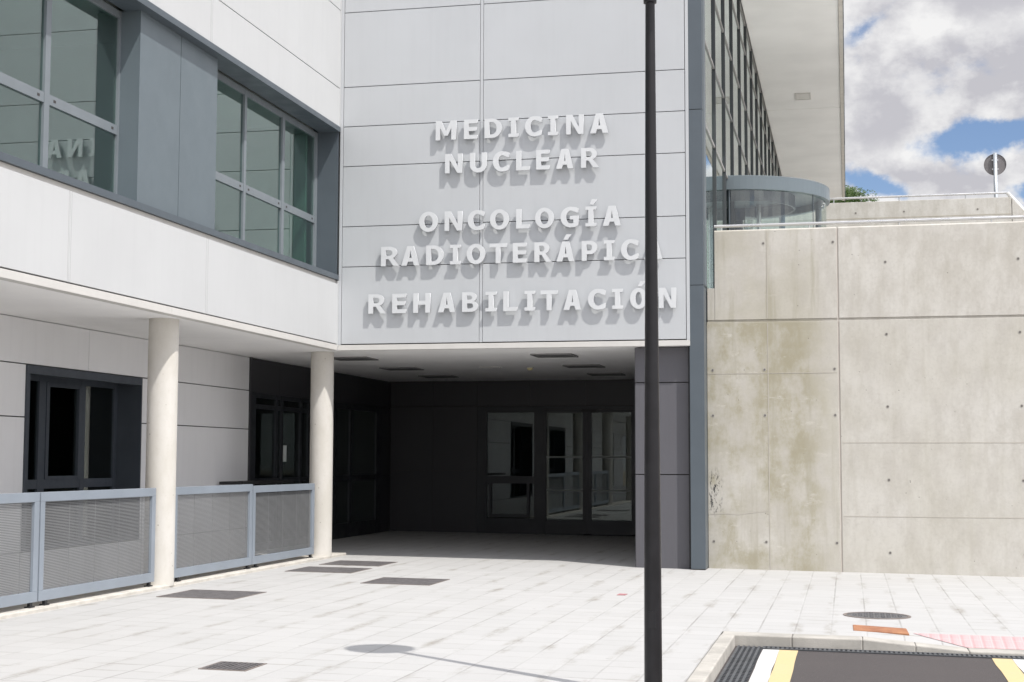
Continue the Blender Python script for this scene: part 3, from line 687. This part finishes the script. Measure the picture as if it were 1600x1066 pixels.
# ceiling fittings under the overhang
M_LAMPD = plain('unlit ceiling panel', (.13, .13, .13), .5)
spots = [(-.36, 1.90, 'dark square ceiling panel nearest the round column, at the front of the soffit'), (-.36, 4.92, 'dark square ceiling panel in the middle of the left row of the soffit'),
         (-.36, 7.70, 'dark square ceiling panel at the back of the left row, by the rear wall'), (3.37, 1.75, 'dark square ceiling panel at the front right of the soffit under the last letters'),
         (3.37, 4.76, 'dark square ceiling panel in the middle of the right row of the soffit'), (3.37, 7.50, 'dark square ceiling panel above the sliding doors')]
proto = None
for x, y, lab in spots:
    if proto is None:
        proto = thing('ceiling_light', (x, y, 3.49), lab, 'ceiling light', 'dark ceiling panels under the overhang')
        f = MB(); s = .36
        f.box(x-s, x+s, y-s, y-s+.03, 3.466, 3.489).box(x-s, x+s, y+s-.03, y+s, 3.466, 3.489).box(x-s, x-s+.03, y-s+.03, y+s-.03, 3.466, 3.489).box(x+s-.03, x+s, y-s+.03, y+s-.03, 3.466, 3.489)
        f.build('frame', plain('light frame', (.20,.20,.20), .5), proto)
        MB().box(x-s+.03, x+s-.03, y-s+.03, y+s-.03, 3.472, 3.488).build('panel', M_LAMPD, proto); P0 = (x, y)
    else:
        c = copy_thing(proto, (x-P0[0], y-P0[1], 0)); c['label'] = lab
t = thing('ceiling_vent', (1.5, 4.78, 3.49), 'small slim vent in the soffit between the ceiling panels', 'vent')
MB().box(1.30, 1.70, 4.70, 4.715, 3.47, 3.489).box(1.30, 1.70, 4.845, 4.86, 3.47, 3.489).box(1.30, 1.32, 4.715, 4.845, 3.47, 3.489).box(1.68, 1.70, 4.715, 4.845, 3.47, 3.489).build('frame', M_TRIM, t)
b = MB()
for i in range(5): b.box(1.32, 1.68, 4.722+i*.025, 4.734+i*.025, 3.472, 3.489)
b.build('slats', M_GREYL, t)
t = thing('ceiling_sensor', (2.235, 5.06, 3.49), 'small round yellowish detector on the soffit before the doors', 'detector')
MB().lathe(2.235, 5.06, [(.0, 3.43), (.03, 3.432), (.05, 3.445), (.058, 3.465), (.06, 3.478)], 20).build('dome', plain('yellowed plastic', (.85,.75,.38), .4), t, smooth=True)
MB().lathe(2.235, 5.06, [(.061, 3.474), (.075, 3.478), (.078, 3.489)], 20).build('base', M_TRIM, t)

# ------------------------------------------------------------------ raised lettering
CAPH = .325
def arc(cx, cy, rx, ry, a0, a1, n=14): return [(cx+rx*math.cos(R(a0+(a1-a0)*i/n)), cy+ry*math.sin(R(a0+(a1-a0)*i/n))) for i in range(n+1)]
def glyph(ch, W):
    """outlines in a box W wide and 1 high (heavy humanist sans; the I carries slab serifs)"""
    s = .255; t = .20        # stem and bar thickness
    if ch == 'M': return [[(0,0),(0,1),(s*1.15,1),(W/2,.44),(W-s*1.15,1),(W,1),(W,0),(W-s,0),(W-s,.63),(W/2+.09,.22),(W/2-.09,.22),(s*.93,.63),(s*.93,0)]]
    if ch == 'E': return [[(0,0),(0,1),(W,1),(W,1-t),(s,1-t),(s,.61),(W*.94,.61),(W*.94,.61-t),(s,.61-t),(s,t),(W,t),(W,0)]]
    if ch == 'D':
        o = [(0,0),(0,1),(W*.42,1)]+arc(W*.42,.5,W*.58,.5,90,-90,24)[1:]
        i = [(s,t*.9),(s,1-t*.9),(W*.42,1-t*.9)]+arc(W*.42,.5,W*.58-s*1.02,.5-t*.9,90,-90,24)[1:]
        return [o, i]
    if ch == 'I': t2 = .17; m = W/2; return [[(0,0),(0,t2),(m-s/2,t2),(m-s/2,1-t2),(0,1-t2),(0,1),(W,1),(W,1-t2),(m+s/2,1-t2),(m+s/2,t2),(W,t2),(W,0)]]
    if ch in 'CG':
        cx = W*.56; rx = W*.56; o = arc(cx,.5,rx,.52,58,302,30)
        end_o = (W, .94); end_b = (W, .06)
        if ch == 'C':
            inn = arc(cx,.5,rx-s*1.05,.52-t,302,58,26)
            return [[(W,.70),(W,.93),(W*.86,.99)]+arc(cx,.5,rx,.52,80,280,32)+[(W*.86,.01),(W,.07),(W,.30),(W*.93,.30)]+arc(cx+.02,.5,rx-s*1.02,.52-t*.98,-62,-298,30)+[(W*.93,.70)]]
        return [[(W,.72),(W,.93),(W*.86,.99)]+arc(cx,.5,rx,.52,80,280,32)+[(W*.84,.0),(W,.08),(W,.56),(W*.52,.56),(W*.52,.38),(W-s,.38),(W-s,.19)]+arc(cx+.02,.5,rx-s*1.02,.52-t*.96,-78,-296,30)+[(W*.93,.72)]]
    if ch == 'N': return [[(0,0),(0,1),(s*1.22,1),(W-s*.94,.36),(W-s*.94,1),(W,1),(W,0),(W-s*1.02,0),(s*.94,.68),(s*.94,0)]]
    if ch == 'A':
        k = s*1.06
        return [[(0,0),(W/2-k*.62,1),(W/2+k*.62,1),(W,0),(W-k*1.05,0),(W-k*1.05-.065,.20),(k*1.05+.065,.20),(k*1.05,0)], [(k*1.05+.125,.385),(W/2,.79),(W-k*1.05-.125,.385)]]
    if ch == 'U':
        rx = W/2; ri = W/2-s
        return [[(0,1),(s,1),(s,.38)]+arc(W/2,.38,ri,.38-t,180,360,18)[1:]+[(W-s,1),(W,1),(W,.38)]+arc(W/2,.38,rx,.40,0,-180,24)[1:]]
    if ch == 'L': return [[(0,0),(0,1),(s,1),(s,t),(W,t),(W,0)]]
    if ch in 'RPB':
        if ch == 'P':
            o = [(0,0),(0,1),(W*.55,1)]+arc(W*.55,.665,W*.45,.335,90,-90,18)[1:]+[(s,.33),(s,0)]
            return [o, [(s,.51),(s,.815),(W*.53,.815)]+arc(W*.53,.6625,W*.47-s,.1525,90,-90,14)[1:]]
        if ch == 'R':
            rx = W*.40; o = [(0,0),(0,1),(W*.48,1)]+arc(W*.48,.69,rx,.31,90,-50,18)[1:]+[(W*.66,.42),(W*1.02,0),(W*.69,0),(W*.42,.36),(s,.36),(s,0)]
            return [o, [(s,.535),(s,.82),(W*.46,.82)]+arc(W*.46,.6775,rx-s*.86,.1425,90,-90,14)[1:]]
        o = [(0,0),(0,1),(W*.52,1)]+arc(W*.52,.75,W*.40,.25,90,-62,14)[1:]+[(W*.78,.525)]+arc(W*.56,.275,W*.44,.275,58,-90,16)[1:]
        return [o, [(s,.615),(s,.83),(W*.48,.83)]+arc(W*.48,.7225,W*.44-s*.92,.1075,90,-90,12)[1:], [(s,.17),(s,.43),(W*.52,.43)]+arc(W*.52,.30,W*.48-s*.95,.13,90,-90,12)[1:]]
    if ch == 'O':
        return [arc(W/2,.5,W/2,.52,0,360,44)[:-1], arc(W/2,.5,W/2-s*1.04,.52-t*.98,0,360,36)[:-1]]
    if ch == 'T': return [[(W/2-s/2,0),(W/2-s/2,1-t),(0,1-t),(0,1),(W,1),(W,1-t),(W/2+s/2,1-t),(W/2+s/2,0)]]
    if ch == 'H': return [[(0,0),(0,1),(s,1),(s,.62),(W-s,.62),(W-s,1),(W,1),(W,0),(W-s,0),(W-s,.41),(s,.41),(s,0)]]
def letter(parent, ch, xl, xr, z0, acc=None):
    W = (xr-xl)/CAPH; loops = glyph(ch, W)
    if acc: a0 = (acc[0]-xl)/CAPH; a1 = (acc[1]-xl)/CAPH; loops.append([(a0,1.09),(a0+.22,1.09),(a1,1.36),(a1-.24,1.36)])
    cu = bpy.data.curves.new('letter', 'CURVE'); cu.dimensions = '2D'; cu.fill_mode = 'BOTH'; cu.extrude = .022; cu.bevel_depth = .0
    for lp in loops:
        sp = cu.splines.new('POLY'); sp.points.add(len(lp)-1); sp.use_cyclic_u = True
        for pt, (a, c) in zip(sp.points, lp): pt.co = (a*CAPH, c*CAPH, 0, 1)
    tmp = bpy.data.objects.new('letter_curve', cu); COL.objects.link(tmp)
    dg = bpy.context.evaluated_depsgraph_get(); me = bpy.data.meshes.new_from_object(tmp.evaluated_get(dg))
    bpy.data.objects.remove(tmp); bpy.data.curves.remove(cu)
    me.transform(Matrix.Translation((xl, -.066, z0)) @ Matrix.Rotation(R(90), 4, 'X'))
    bm = bmesh.new(); bm.from_mesh(me); bmesh.ops.remove_doubles(bm, verts=bm.verts, dist=.0004)
    for sx_, sz in ((.3,.5), (.7,.5)):                      # two studs hold the letter off the wall
        pass
    bm.to_mesh(me); bm.free(); me.materials.clear(); me.materials.append(M_SIGNL); me.name = 'letter'
    o = bpy.data.objects.new('letter', me); COL.objects.link(o); o.parent = parent
    o.matrix_parent_inverse = Matrix.Translation(-Vector(parent.location))
    return o
RW = [Vector(CAM_POS), r2, u2, fw]
LX = lambda zx: zx
SIGNS = [
    ('MEDICINA', 'raised silver letters reading MEDICINA, top line on the grey front', 6.968, [('M', 1.708, 2.06), ('E', 2.193, 2.425), ('D', 2.546, 2.837), ('I', 2.95, 3.119), ('C', 3.231, 3.511), ('I', 3.615, 3.782), ('N', 3.918, 4.206), ('A', 4.316, 4.616)]),
    ('NUCLEAR', 'raised silver letters reading NUCLEAR, second line on the grey front', 6.406, [('N', 1.872, 2.17), ('U', 2.299, 2.583), ('C', 2.688, 2.963), ('L', 3.082, 3.314), ('E', 3.418, 3.641), ('A', 3.752, 4.04), ('R', 4.165, 4.458)]),
    ('ONC', 'raised silver letters reading ONCOLOGÍA, middle line on the grey front', 5.441, [('O', 1.431, 1.753), ('N', 1.871, 2.171), ('C', 2.266, 2.549), ('O', 2.643, 2.962), ('L', 3.085, 3.308), ('O', 3.401, 3.715), ('G', 3.826, 4.12), ('I', 4.237, 4.412, (4.303, 4.419)), ('A', 4.521, 4.818)]),
    ('RAD', 'raised silver letters reading RADIOTERÁPICA, fourth line partly behind the lamp post', 4.88, [('R', 0.776, 1.089), ('A', 1.128, 1.443), ('D', 1.558, 1.855), ('I', 1.966, 2.148), ('O', 2.25, 2.563), ('T', 2.638, 2.93), ('E', 3.03, 3.261), ('R', 3.391, 3.671), ('A', 3.76, 4.057, (3.87, 3.998)), ('P', 4.174, 4.429), ('I', 4.538, 4.708), ('C', 4.817, 5.097), ('A', 5.194, 5.484)]),
    ('REH', 'raised silver letters reading REHABILITACIÓN, lowest line above the entrance', 4.087, [('R', 0.563, 0.869), ('E', 0.977, 1.215), ('H', 1.342, 1.632), ('A', 1.766, 2.065), ('B', 2.178, 2.446), ('I', 2.573, 2.76), ('L', 2.872, 3.103), ('I', 3.229, 3.399), ('T', 3.495, 3.778), ('A', 3.874, 4.166), ('C', 4.275, 4.565), ('I', 4.67, 4.843), ('O', 4.962, 5.237, (5.083, 5.209)), ('N', 5.423, 5.7)])]
for word, lab, z0, items in SIGNS:
    t = thing('wall_sign', ((items[0][1]+items[-1][2])/2, -.02, z0), lab, 'sign', 'raised letter signs on the building front')
    for it in items: letter(t, it[0], it[1], it[2], z0, it[3] if len(it) > 3 else None)

# ------------------------------------------------------------------ glazed building on the right, with its high canopy
gb = thing('glass_building', (6.1, 18, 4.4), 'glazed curtain wall with tall dark mullions under a high pale canopy', 'building')
XG = 6.10
po = MB()
for z0, z1 in ((-.045, 4.452), (4.462, 7.308), (7.318, 12.0)): po.box(5.895, 6.128, .05, .495, z0, z1)
po.build('corner_post', M_GREYM, gb, bevel=.005)
MB().box(5.862, 5.894, .13, .48, -.05, 11.98).box(5.91, 6.115, .06, .48, 4.44, 4.47).box(5.91, 6.115, .06, .48, 7.3, 7.325).box(5.90, 6.12, .06, .49, -.10, -.046).build('shadow_gap', M_BLACK, gb)
MB().box(6.129, 6.15, .17, .21, 4.47, 12.0).box(6.129, 6.15, .30, .34, 4.47, 12.0).build('edge_trim', M_GREYL, gb)
M_TRANS = plain('transom cap', (.27, .26, .25), .4)
TR = [4.47, 7.20, 8.63, 9.92, 11.26, 11.96]
MY = [.52, 2.55, 4.75, 6.85, 9.2, 11.4, 13.6, 15.8, 18.0, 20.2, 22.4, 24.6, 26.8, 29, 31.2, 33.4, 35.6]
GB_NOTE = None
for y0, y1 in zip(MY[:-1], MY[1:]):
    for z0, z1 in zip(TR[:-1], TR[1:]):
        if z0 < 5 and 5.4 < (y0+y1)/2 < 9.2: continue
        MB().box(XG-.012, XG, y0+.02, y1-.02, z0+.03, z1-.03).build('pane', M_GLASS_C, gb)
for y in MY:
    MB().box(XG-.10, XG+.035, y-.03, y+.03, 4.40, 11.995).build('mullion', M_MULL, gb)
for z in TR[1:]:
    b = MB()
    for y0, y1 in zip(MY[:-1], MY[1:]): b.box(XG-.07, XG+.020, y0+.03, y1-.03, z-.022, z+.022)
    b.build('transom', M_TRANS, gb)
b = MB()
for y0, y1 in zip(MY[:-1], MY[1:]):
    if not 5.4 < (y0+y1)/2 < 9.2: b.box(XG-.07, XG+.024, y0+.03, y1-.03, 4.40, 4.50)
b.build('transom', M_TRANS, gb)
cs = MB()
for a, c in ((1.0, 20.4), (20.43, 36.4)): cs.box(XG+.04, 8.27, a, c, 12.0, 12.08)
cs.build('canopy_soffit', plain('canopy underside', (.87, .865, .85), .75, var=.05, scale=.5), gb)
MB().box(8.275, 8.37, 1.0, 36.4, 11.97, 14.5).build('canopy_edge', plain('canopy trim', (.58, .55, .50), .6), gb)
cd = MB(); rng = random.Random(4); y = 1.0
while y < 36.3: cd.box(8.371, 8.385+rng.uniform(0,.012), y, y+.42, 11.985, 14.4); y += .45
cd.build('edge_cladding', M_GREYM, gb)
MB().box(XG-.1, 8.27, 1.0, 36.4, 12.41, 14.5).build('upper_block', M_WHITE, gb)
b = MB(); b.box(7.02, 7.46, 18.45, 18.50, 11.975, 11.999).box(7.02, 7.46, 19.15, 19.20, 11.975, 11.999).box(7.02, 7.07, 18.5, 19.15, 11.975, 11.999).box(7.41, 7.46, 18.5, 19.15, 11.975, 11.999)
lt = thing('canopy_light', (7.24, 18.8, 12), 'small square recessed light in the high pale canopy', 'ceiling light')
b.build('frame', M_TRIM, lt); MB().box(7.07, 7.41, 18.5, 19.15, 11.985, 11.998).build('panel', plain('lamp diffuser', (.70,.69,.66), .5), lt)
lb = MB()                      # what stands inside: floor edges, columns, a pale inner wall
for y in (3, 9, 15, 21, 27): lb.lathe(3.2, y, [(.22, 4.38), (.22, 12)], 20)
lb.box(.8, 1.0, .5, 36, 4.38, 12.0)
lb.build('interior', M_ROOM, gb)

# revolving entrance drum on the terrace
rv = thing('revolving_door', (6.1, 7.40, 4.4), 'round glass entrance drum with a blue grey metal band on the terrace', 'revolving door')
RC = (6.10, 7.40); RR = 1.95
MB().lathe(*RC, [(RR-.10, 6.97), (RR, 6.97), (RR, 7.235), (RR-.03, 7.25), (RR-.3, 7.26), (.0, 7.27)], 96).lathe(*RC, [(RR-.10, 6.97), (RR-.10, 7.12), (0, 7.12)], 96).build('canopy_band', M_INFILL, rv)
for a0, a1 in ((-88, 24), (62, 88), (92, 150), (210, 268)):
    MB().lathe(*RC, [(RR-.07, 4.42), (RR-.07, 6.97)], 40, a0=R(a0), a1=R(a1)).build('curved_glass', M_GLASS_R, rv)
for a in (-89, -30, 25, 61, 89):
    x, y = RC[0]+(RR-.07)*math.cos(R(a)), RC[1]+(RR-.07)*math.sin(R(a)); s = .065 if a in (25, 61) else .02
    if a == -30: s = .008
    MB().lathe(x, y, [(s, 4.4), (s, 6.969)], 10).build('post', M_GREYM, rv)
MB().lathe(*RC, [(1.25, 7.115), (1.25, 6.86), (1.21, 6.86), (1.21, 7.115)], 64).build('inner_ring', M_DARKF2, rv)
MB().tube((RC[0]+.5,RC[1],4.42), (RC[0]+.5,RC[1],6.97), .045).build('centre_post', M_STEEL, rv)
for a in (20, 140, 260):
    c0 = (RC[0]+.5, RC[1]); d = (math.cos(R(a)), math.sin(R(a))); n_ = (-d[1], d[0]); L_ = 1.15 if a == 20 else .62 if a == 140 else 1.2
    b = MB(); q0 = (c0[0]+d[0]*.06, c0[1]+d[1]*.06); q1 = (c0[0]+d[0]*L_, c0[1]+d[1]*L_)
    if q1[0] < XG+.05: continue
    b.add([(q0[0],q0[1],4.5),(q1[0],q1[1],4.5),(q1[0],q1[1],6.9),(q0[0],q0[1],6.9)], [(0,1,2,3)])
    b.build('door_leaf', M_GLASS_R, rv)
MB().lathe(*RC, [(0, 7.019), (RR-.3, 7.019)], 3, a0=R(-10), a1=R(10))
MB().lathe(7.05, 7.1, [(0, 7.095), (.10, 7.095), (.11, 7.118)], 20).build('downlight', M_TRIM, rv)

# terrace and retaining walls
struct('terrace', MB().box(XG-.1, 34, .86, 12.0, 3.9, 4.40), plain('terrace paving', (.66,.65,.63), .85, var=.08, scale=2))
YW = .5
rwl = thing('retaining_wall', (10, YW+.2, -.1), 'tall stained concrete retaining wall with tie holes beside the grey post', 'wall')
lw_ = MB(); lw_.box(6.13, 8.208, YW, YW+.35, -.6, 3.895).box(8.232, 34, YW-.012, YW+.35, -.6, 3.895)
lw_.box(6.14, 8.21, YW+.016, YW+.35, 3.896, 3.93).box(8.225, 34, YW+.010, YW+.35, 3.896, 3.93)
lw_.box(6.14, 6.262, YW+.005, YW+.35, 3.93, 4.45)
TW = 5.40
def cope(x0, x1, yf):
    lw_.add([(x0,yf,3.93),(x1,yf,3.93),(x1,yf,TW-.02),(x0,yf,TW-.02),(x0,yf+.025,TW),(x1,yf+.025,TW),(x1,YW+.35,TW),(x0,YW+.35,TW),(x0,YW+.35,3.93),(x1,YW+.35,3.93)],
            [(0,1,2,3),(3,2,5,4),(4,5,6,7),(7,6,9,8),(8,9,1,0),(0,3,4,7,8),(1,9,6,5,2)])
cope(6.262, 8.208, YW); cope(8.232, 34, YW-.012)
wl = lw_.build('wall_body', [M_CONC], rwl, bevel=.006)
lj = MB().box(8.20, 8.24, YW+.004, YW+.34, -.5, TW-.02).build('joint_strip', plain('joint mastic', (.56,.51,.455), .8), rwl)
hb = MB()
def dot(x, z, yf, r=.017):
    n = 14
    for rr, yy, mi in ((r*1.55, yf-.0035, 1), (r, yf-.0065, 0)):
        hb.add([(x+rr*math.cos(2*math.pi*i/n), yy, z+rr*math.sin(2*math.pi*i/n)) for i in range(n)], [tuple(range(n))], mi)
for z in (5.165,): dot(7.05, z, YW); dot(8.15, z-.01, YW)
for z in (3.12, 2.385, .37):
    for x in (6.22, 7.05, 8.15): dot(x, z, YW)
for x in (8.96, 10.97, 12.98):
    for z in (4.81, 3.66, 2.515, 1.365, .23): dot(x, z, YW-.012)
hb.build('tie_holes', [M_HOLE, M_HOLER], rwl)
# shutter lines left by the formwork
fl = MB()
for z in (3.06,): fl.box(6.14, 8.19, YW-.0035, YW+.01, z-.004, z+.004)
fl.box(7.10, 7.112, YW-.004, YW+.01, -.07, 3.87).box(7.10, 7.11, YW-.004, YW+.01, 3.95, 5.36)
for z in (1.948, .79): fl.box(8.26, 34, YW-.0155, YW, z-.004, z+.004)
cr = [(6.16,.80),(6.4,.815),(6.62,.80),(6.8,.83),(7.0,.85),(7.1,.865)]
for (a, z0), (c, z1) in zip(cr[:-1], cr[1:]):
    fl.add([(a,YW-.003,z0-.006),(c,YW-.003,z1-.006),(c,YW-.003,z1+.006),(a,YW-.003,z0+.006)], [(0,1,2,3)])
fl.build('shutter_line', plain('formwork line', (.45,.42,.37), .9), rwl)
def handrail(name, x0, x1, y, z, zb, pitch, label, extra=None, first=.1):
    t = thing(name, ((x0+x1)/2, y, zb), label, 'handrail')
    b = MB().tube((x0, y, z), (x1, y, z), .026, n=12); b.build('rail', M_STEEL, t, smooth=False)
    x = x0+first
    while x < x1:
        MB().tube((x, y, zb), (x, y, z-.02), .012, n=8).build('post', M_STEEL, t); x += pitch
    return t
handrail('handrail', 6.25, 30, YW+.14, 5.485, 5.40, 1.41, 'steel handrail along the top of the tall retaining wall', first=.12)
YB = 12.0; ZB = 7.74
tw = thing('terrace_wall', (10, YB+.2, 4.4), 'low concrete parapet wall behind the glass drum with a stepped down right end', 'wall')
MB().box(6.2, 12.10, YB, YB+.35, 4.3, ZB).build('wall_body', M_CONC2, tw, bevel=.01)
MB().prism([(12.115, 4.3), (30, 4.3), (30, 5.6), (13.9, 5.6), (12.115, ZB-.03)], 'y', YB+.002, YB+.35).build('stair_wall', M_CONC2, tw)
hb = MB()
for x in (8.6, 9.7, 11.35): dot(x, ZB-.26, YB, .02)
hb.build('tie_holes', [M_HOLE, M_HOLER], tw)
MB().box(6.2, 12.09, YB-.004, YB+.01, ZB-.40, ZB-.385).build('shutter_line', plain('formwork line of upper wall', (.36,.33,.27), .9), tw)
t = handrail('handrail', 6.3, 12.03, YB+.16, ZB+.13, ZB, 1.5, 'thin steel rail on the low parapet wall, sloping at its right end', first=.3)
MB().tube((12.03, YB+.16, ZB+.13), (13.8, YB+.16, 5.75), .045, n=12).build('sloping_rail', plain('bright rail', (.75,.75,.74), .3, metal=.2), t)
struct('upper_terrace', MB().box(8.4, 60, YB+.36, 90, 3.9, 6.9), plain('upper paving', (.5,.48,.45), .9))

# round road sign seen from behind
rs = thing('road_sign', (12.54, 20, 6.9), 'round road sign seen from the back on a grey pole against the clouds', 'road sign')
MB().tube((12.53, 20, 6.9), (12.53, 20, 10.37), .055, n=16).build('pole', plain('galvanised pole', (.50,.53,.56), .35, metal=.5), rs, smooth=True)
c = (12.53, 20.075, 10.05); n = 48; b = MB(); r = .305
vs = []
for yy, rr in ((0, r), (.022, r), (.022, r-.012), (.006, r-.012)): 
    for i in range(n): a = 2*math.pi*i/n; vs.append((c[0]+rr*math.cos(a), c[1]-.022+yy, c[2]+rr*math.sin(a)))
# shallow dish: the rim turns towards the viewer
vs = []; prof = [(r, -.03), (r, .0), (r-.012, .0), (r-.012, -.008)]
prof = [(r-.004, -.028), (r, -.028), (r, .004), (0.0001, .004), (0.0001, -.002), (r-.004, -.002), (r-.004, -.028)]
for rr, yy in prof:
    for i in range(n): a = 2*math.pi*i/n; vs.append((c[0]+rr*math.cos(a), c[1]+yy, c[2]+rr*math.sin(a)))
b = MB().add(vs, [(j*n+i, j*n+(i+1)%n, (j+1)*n+(i+1)%n, (j+1)*n+i) for j in range(len(prof)-1) for i in range(n)])
b.build('sign_disc', plain('sign back', (.17,.16,.165), .5, metal=.2, var=.1), rs)
b = MB()
for z in (9.92, 10.18): b.box(12.44, 12.62, 20.052, 20.068, z-.02, z+.02)
b.build('bracket', M_STEEL, rs)

# tree beyond the upper terrace
def tree(x, y, zb, h, cr, label, seed):
    t = thing('tree', (x, y, zb), label, 'tree'); rng = random.Random(seed)
    b = MB(); b.tube((x,y,zb), (x+.1,y,zb+h*.45), .16, .11, 10)
    tips = []
    for i in range(9):
        a = rng.uniform(0, 6.28); e = rng.uniform(.5, 1.2); s0 = Vector((x+.08, y, zb+h*rng.uniform(.28,.45)))
        e0 = s0+Vector((math.cos(a)*math.cos(e), math.sin(a)*math.cos(e), math.sin(e)))*h*rng.uniform(.25,.4); b.tube(s0, e0, .06, .02, 6); tips.append(e0)
    b.build('trunk', plain('bark', (.12,.09,.065), .9), t)
    cl = []
    for i in range(46):
        a = rng.uniform(0, 6.28); u_ = rng.uniform(-.75, 1); rr = cr*math.sqrt(max(0,1-u_*u_))*rng.uniform(.45, 1)
        cl.append((Vector((x+math.cos(a)*rr, y+math.sin(a)*rr, zb+h-cr*.95+u_*cr*.75*rng.uniform(.75,1.05))), cr*rng.uniform(.16,.32)))
    lv = MB()
    for c_, s_ in cl:
        for k in range(260):
            d = Vector((rng.gauss(0,1), rng.gauss(0,1), rng.gauss(0,1))); d.normalize(); p_ = c_+d*s_*rng.uniform(.3,1.05)
            a = Vector((rng.gauss(0,1), rng.gauss(0,1), rng.gauss(0,.6))).normalized(); bb_ = a.orthogonal().normalized(); l = rng.uniform(.045,.085)
            lv.add([p_-a*l, p_+bb_*l*.45, p_+a*l, p_-bb_*l*.45], [(0,1,2,3)], rng.choice((0,0,1,2)))
    lv.build('crown', [M_LEAF[0], M_LEAF[1], M_LEAF[2]], t)
def leaf(name, c):
    m, nn, b = mat_new(name); b.inputs['Base Color'].default_value = c+(1,); b.inputs['Roughness'].default_value = .6
    tl = nn.node('ShaderNodeBsdfTranslucent'); tl.inputs[0].default_value = (c[0]*1.6, c[1]*1.7, c[2]*1.0, 1)
    ms = nn.node('ShaderNodeMixShader'); ms.inputs[0].default_value = .35; nn.l.new(b.outputs[0], ms.inputs[1]); nn.l.new(tl.outputs[0], ms.inputs[2])
    nn.l.new(ms.outputs[0], nn.n['Material Output'].inputs[0]); return m
M_LEAF = [leaf('leaf', (.075,.13,.035)), leaf('pale leaf', (.115,.17,.05)), leaf('dark leaf', (.045,.085,.025))]
tree(8.45, 40, 6.9, 6.35, 1.75, 'green tree top showing above the low parapet beside the canopy edge', 11)

# ------------------------------------------------------------------ perforated fence panels along the kerb strip
XF = -.35; FZ0, FZ1 = .10, 1.29
def fence_panel(y0, y1, label, z1=FZ1):
    t = thing('fence_panel', (XF, (y0+y1)/2, .045), label, 'fence', 'grey perforated fence panels between the columns')
    d = .045; f = MB()
    f.box(XF-d/2, XF+d/2, y0, y1, z1-.105, z1).box(XF-d/2, XF+d/2, y0, y1, FZ0, FZ0+.115).box(XF-d/2, XF+d/2, y0, y0+.09, FZ0+.115, z1-.105).box(XF-d/2, XF+d/2, y1-.10, y1, FZ0+.115, z1-.105)
    f.build('frame', M_FENCE, t, bevel=.004)
    m = MB(); z = FZ0+.125; p_ = .0172
    while z < z1-.115: m.box(XF-.014, XF-.010, y0+.085, y1-.095, z, z+.0112); z += p_
    y = y0+.085
    while y < y1-.1: m.box(XF-.0145, XF-.0095, y, y+.004, FZ0+.115, z1-.105); y += .60
    m.build('perforated_sheet', M_FSHEET, t)
    for yy in (y0+.12, y1-.16): MB().box(XF-.04, XF+.03, yy, yy+.10, .045, .06).box(XF-.02, XF+.015, yy+.025, yy+.075, .06, FZ0).build('foot', M_BLACK, t)
    return t
M_FSHEET = plain('perforated steel sheet', (.19, .195, .20), .5, var=.05, scale=2)
M_FENCE = plain('blue grey painted steel', (.255, .29, .335), .42, var=.05, scale=2)
fence_panel(-11.64, -8.83, 'perforated grey fence panel cut off by the left edge of the photo')
fence_panel(-8.80, -5.99, 'perforated grey fence panel between the photo edge panel and the nearer column')
fence_panel(-5.44, -2.78, 'perforated grey fence panel just right of the nearer column')
fence_panel(-2.75, -.115, 'perforated grey fence panel ending at the farther column', 1.265)

# ------------------------------------------------------------------ street lamp
LX0, LY0 = 6.917, -12.71; LZ = ZG(LX0)
sl = thing('street_lamp', (LX0, LY0, LZ), 'slim black street lamp post standing in front of the lettering', 'street lamp')
MB().lathe(LX0, LY0, [(.0665, LZ), (.0635, LZ+.9), (.058, LZ+1.8), (.047, LZ+3.2), (.036, LZ+5.225)], 32).build('pole', M_POLE, sl, smooth=True)
b = MB().lathe(LX0, LY0, [(.15, LZ+.002), (.15, LZ+.014), (.07, LZ+.02)], 32)
b.build('base_plate', M_POLE, sl)
MB().lathe(LX0, LY0, [(.0365, LZ+5.190), (.050, LZ+5.195), (.052, LZ+5.285), (.05, LZ+5.325), (0, LZ+5.325)], 28).build('collar', M_POLE, sl, smooth=False)
MB().box(LX0-.025, LX0+.03, LY0-.0665, LY0-.060, LZ+.5, LZ+.62).build('service_door', M_POLE, sl)
MB().lathe(LX0, LY0, [(0, LZ+5.335), (.07, LZ+5.345), (.29, LZ+5.395), (.315, LZ+5.415), (.31, LZ+5.445), (.2, LZ+5.495), (.06, LZ+5.545), (0, LZ+5.555)], 40).build('lamp_head', M_POLE, sl, smooth=True)
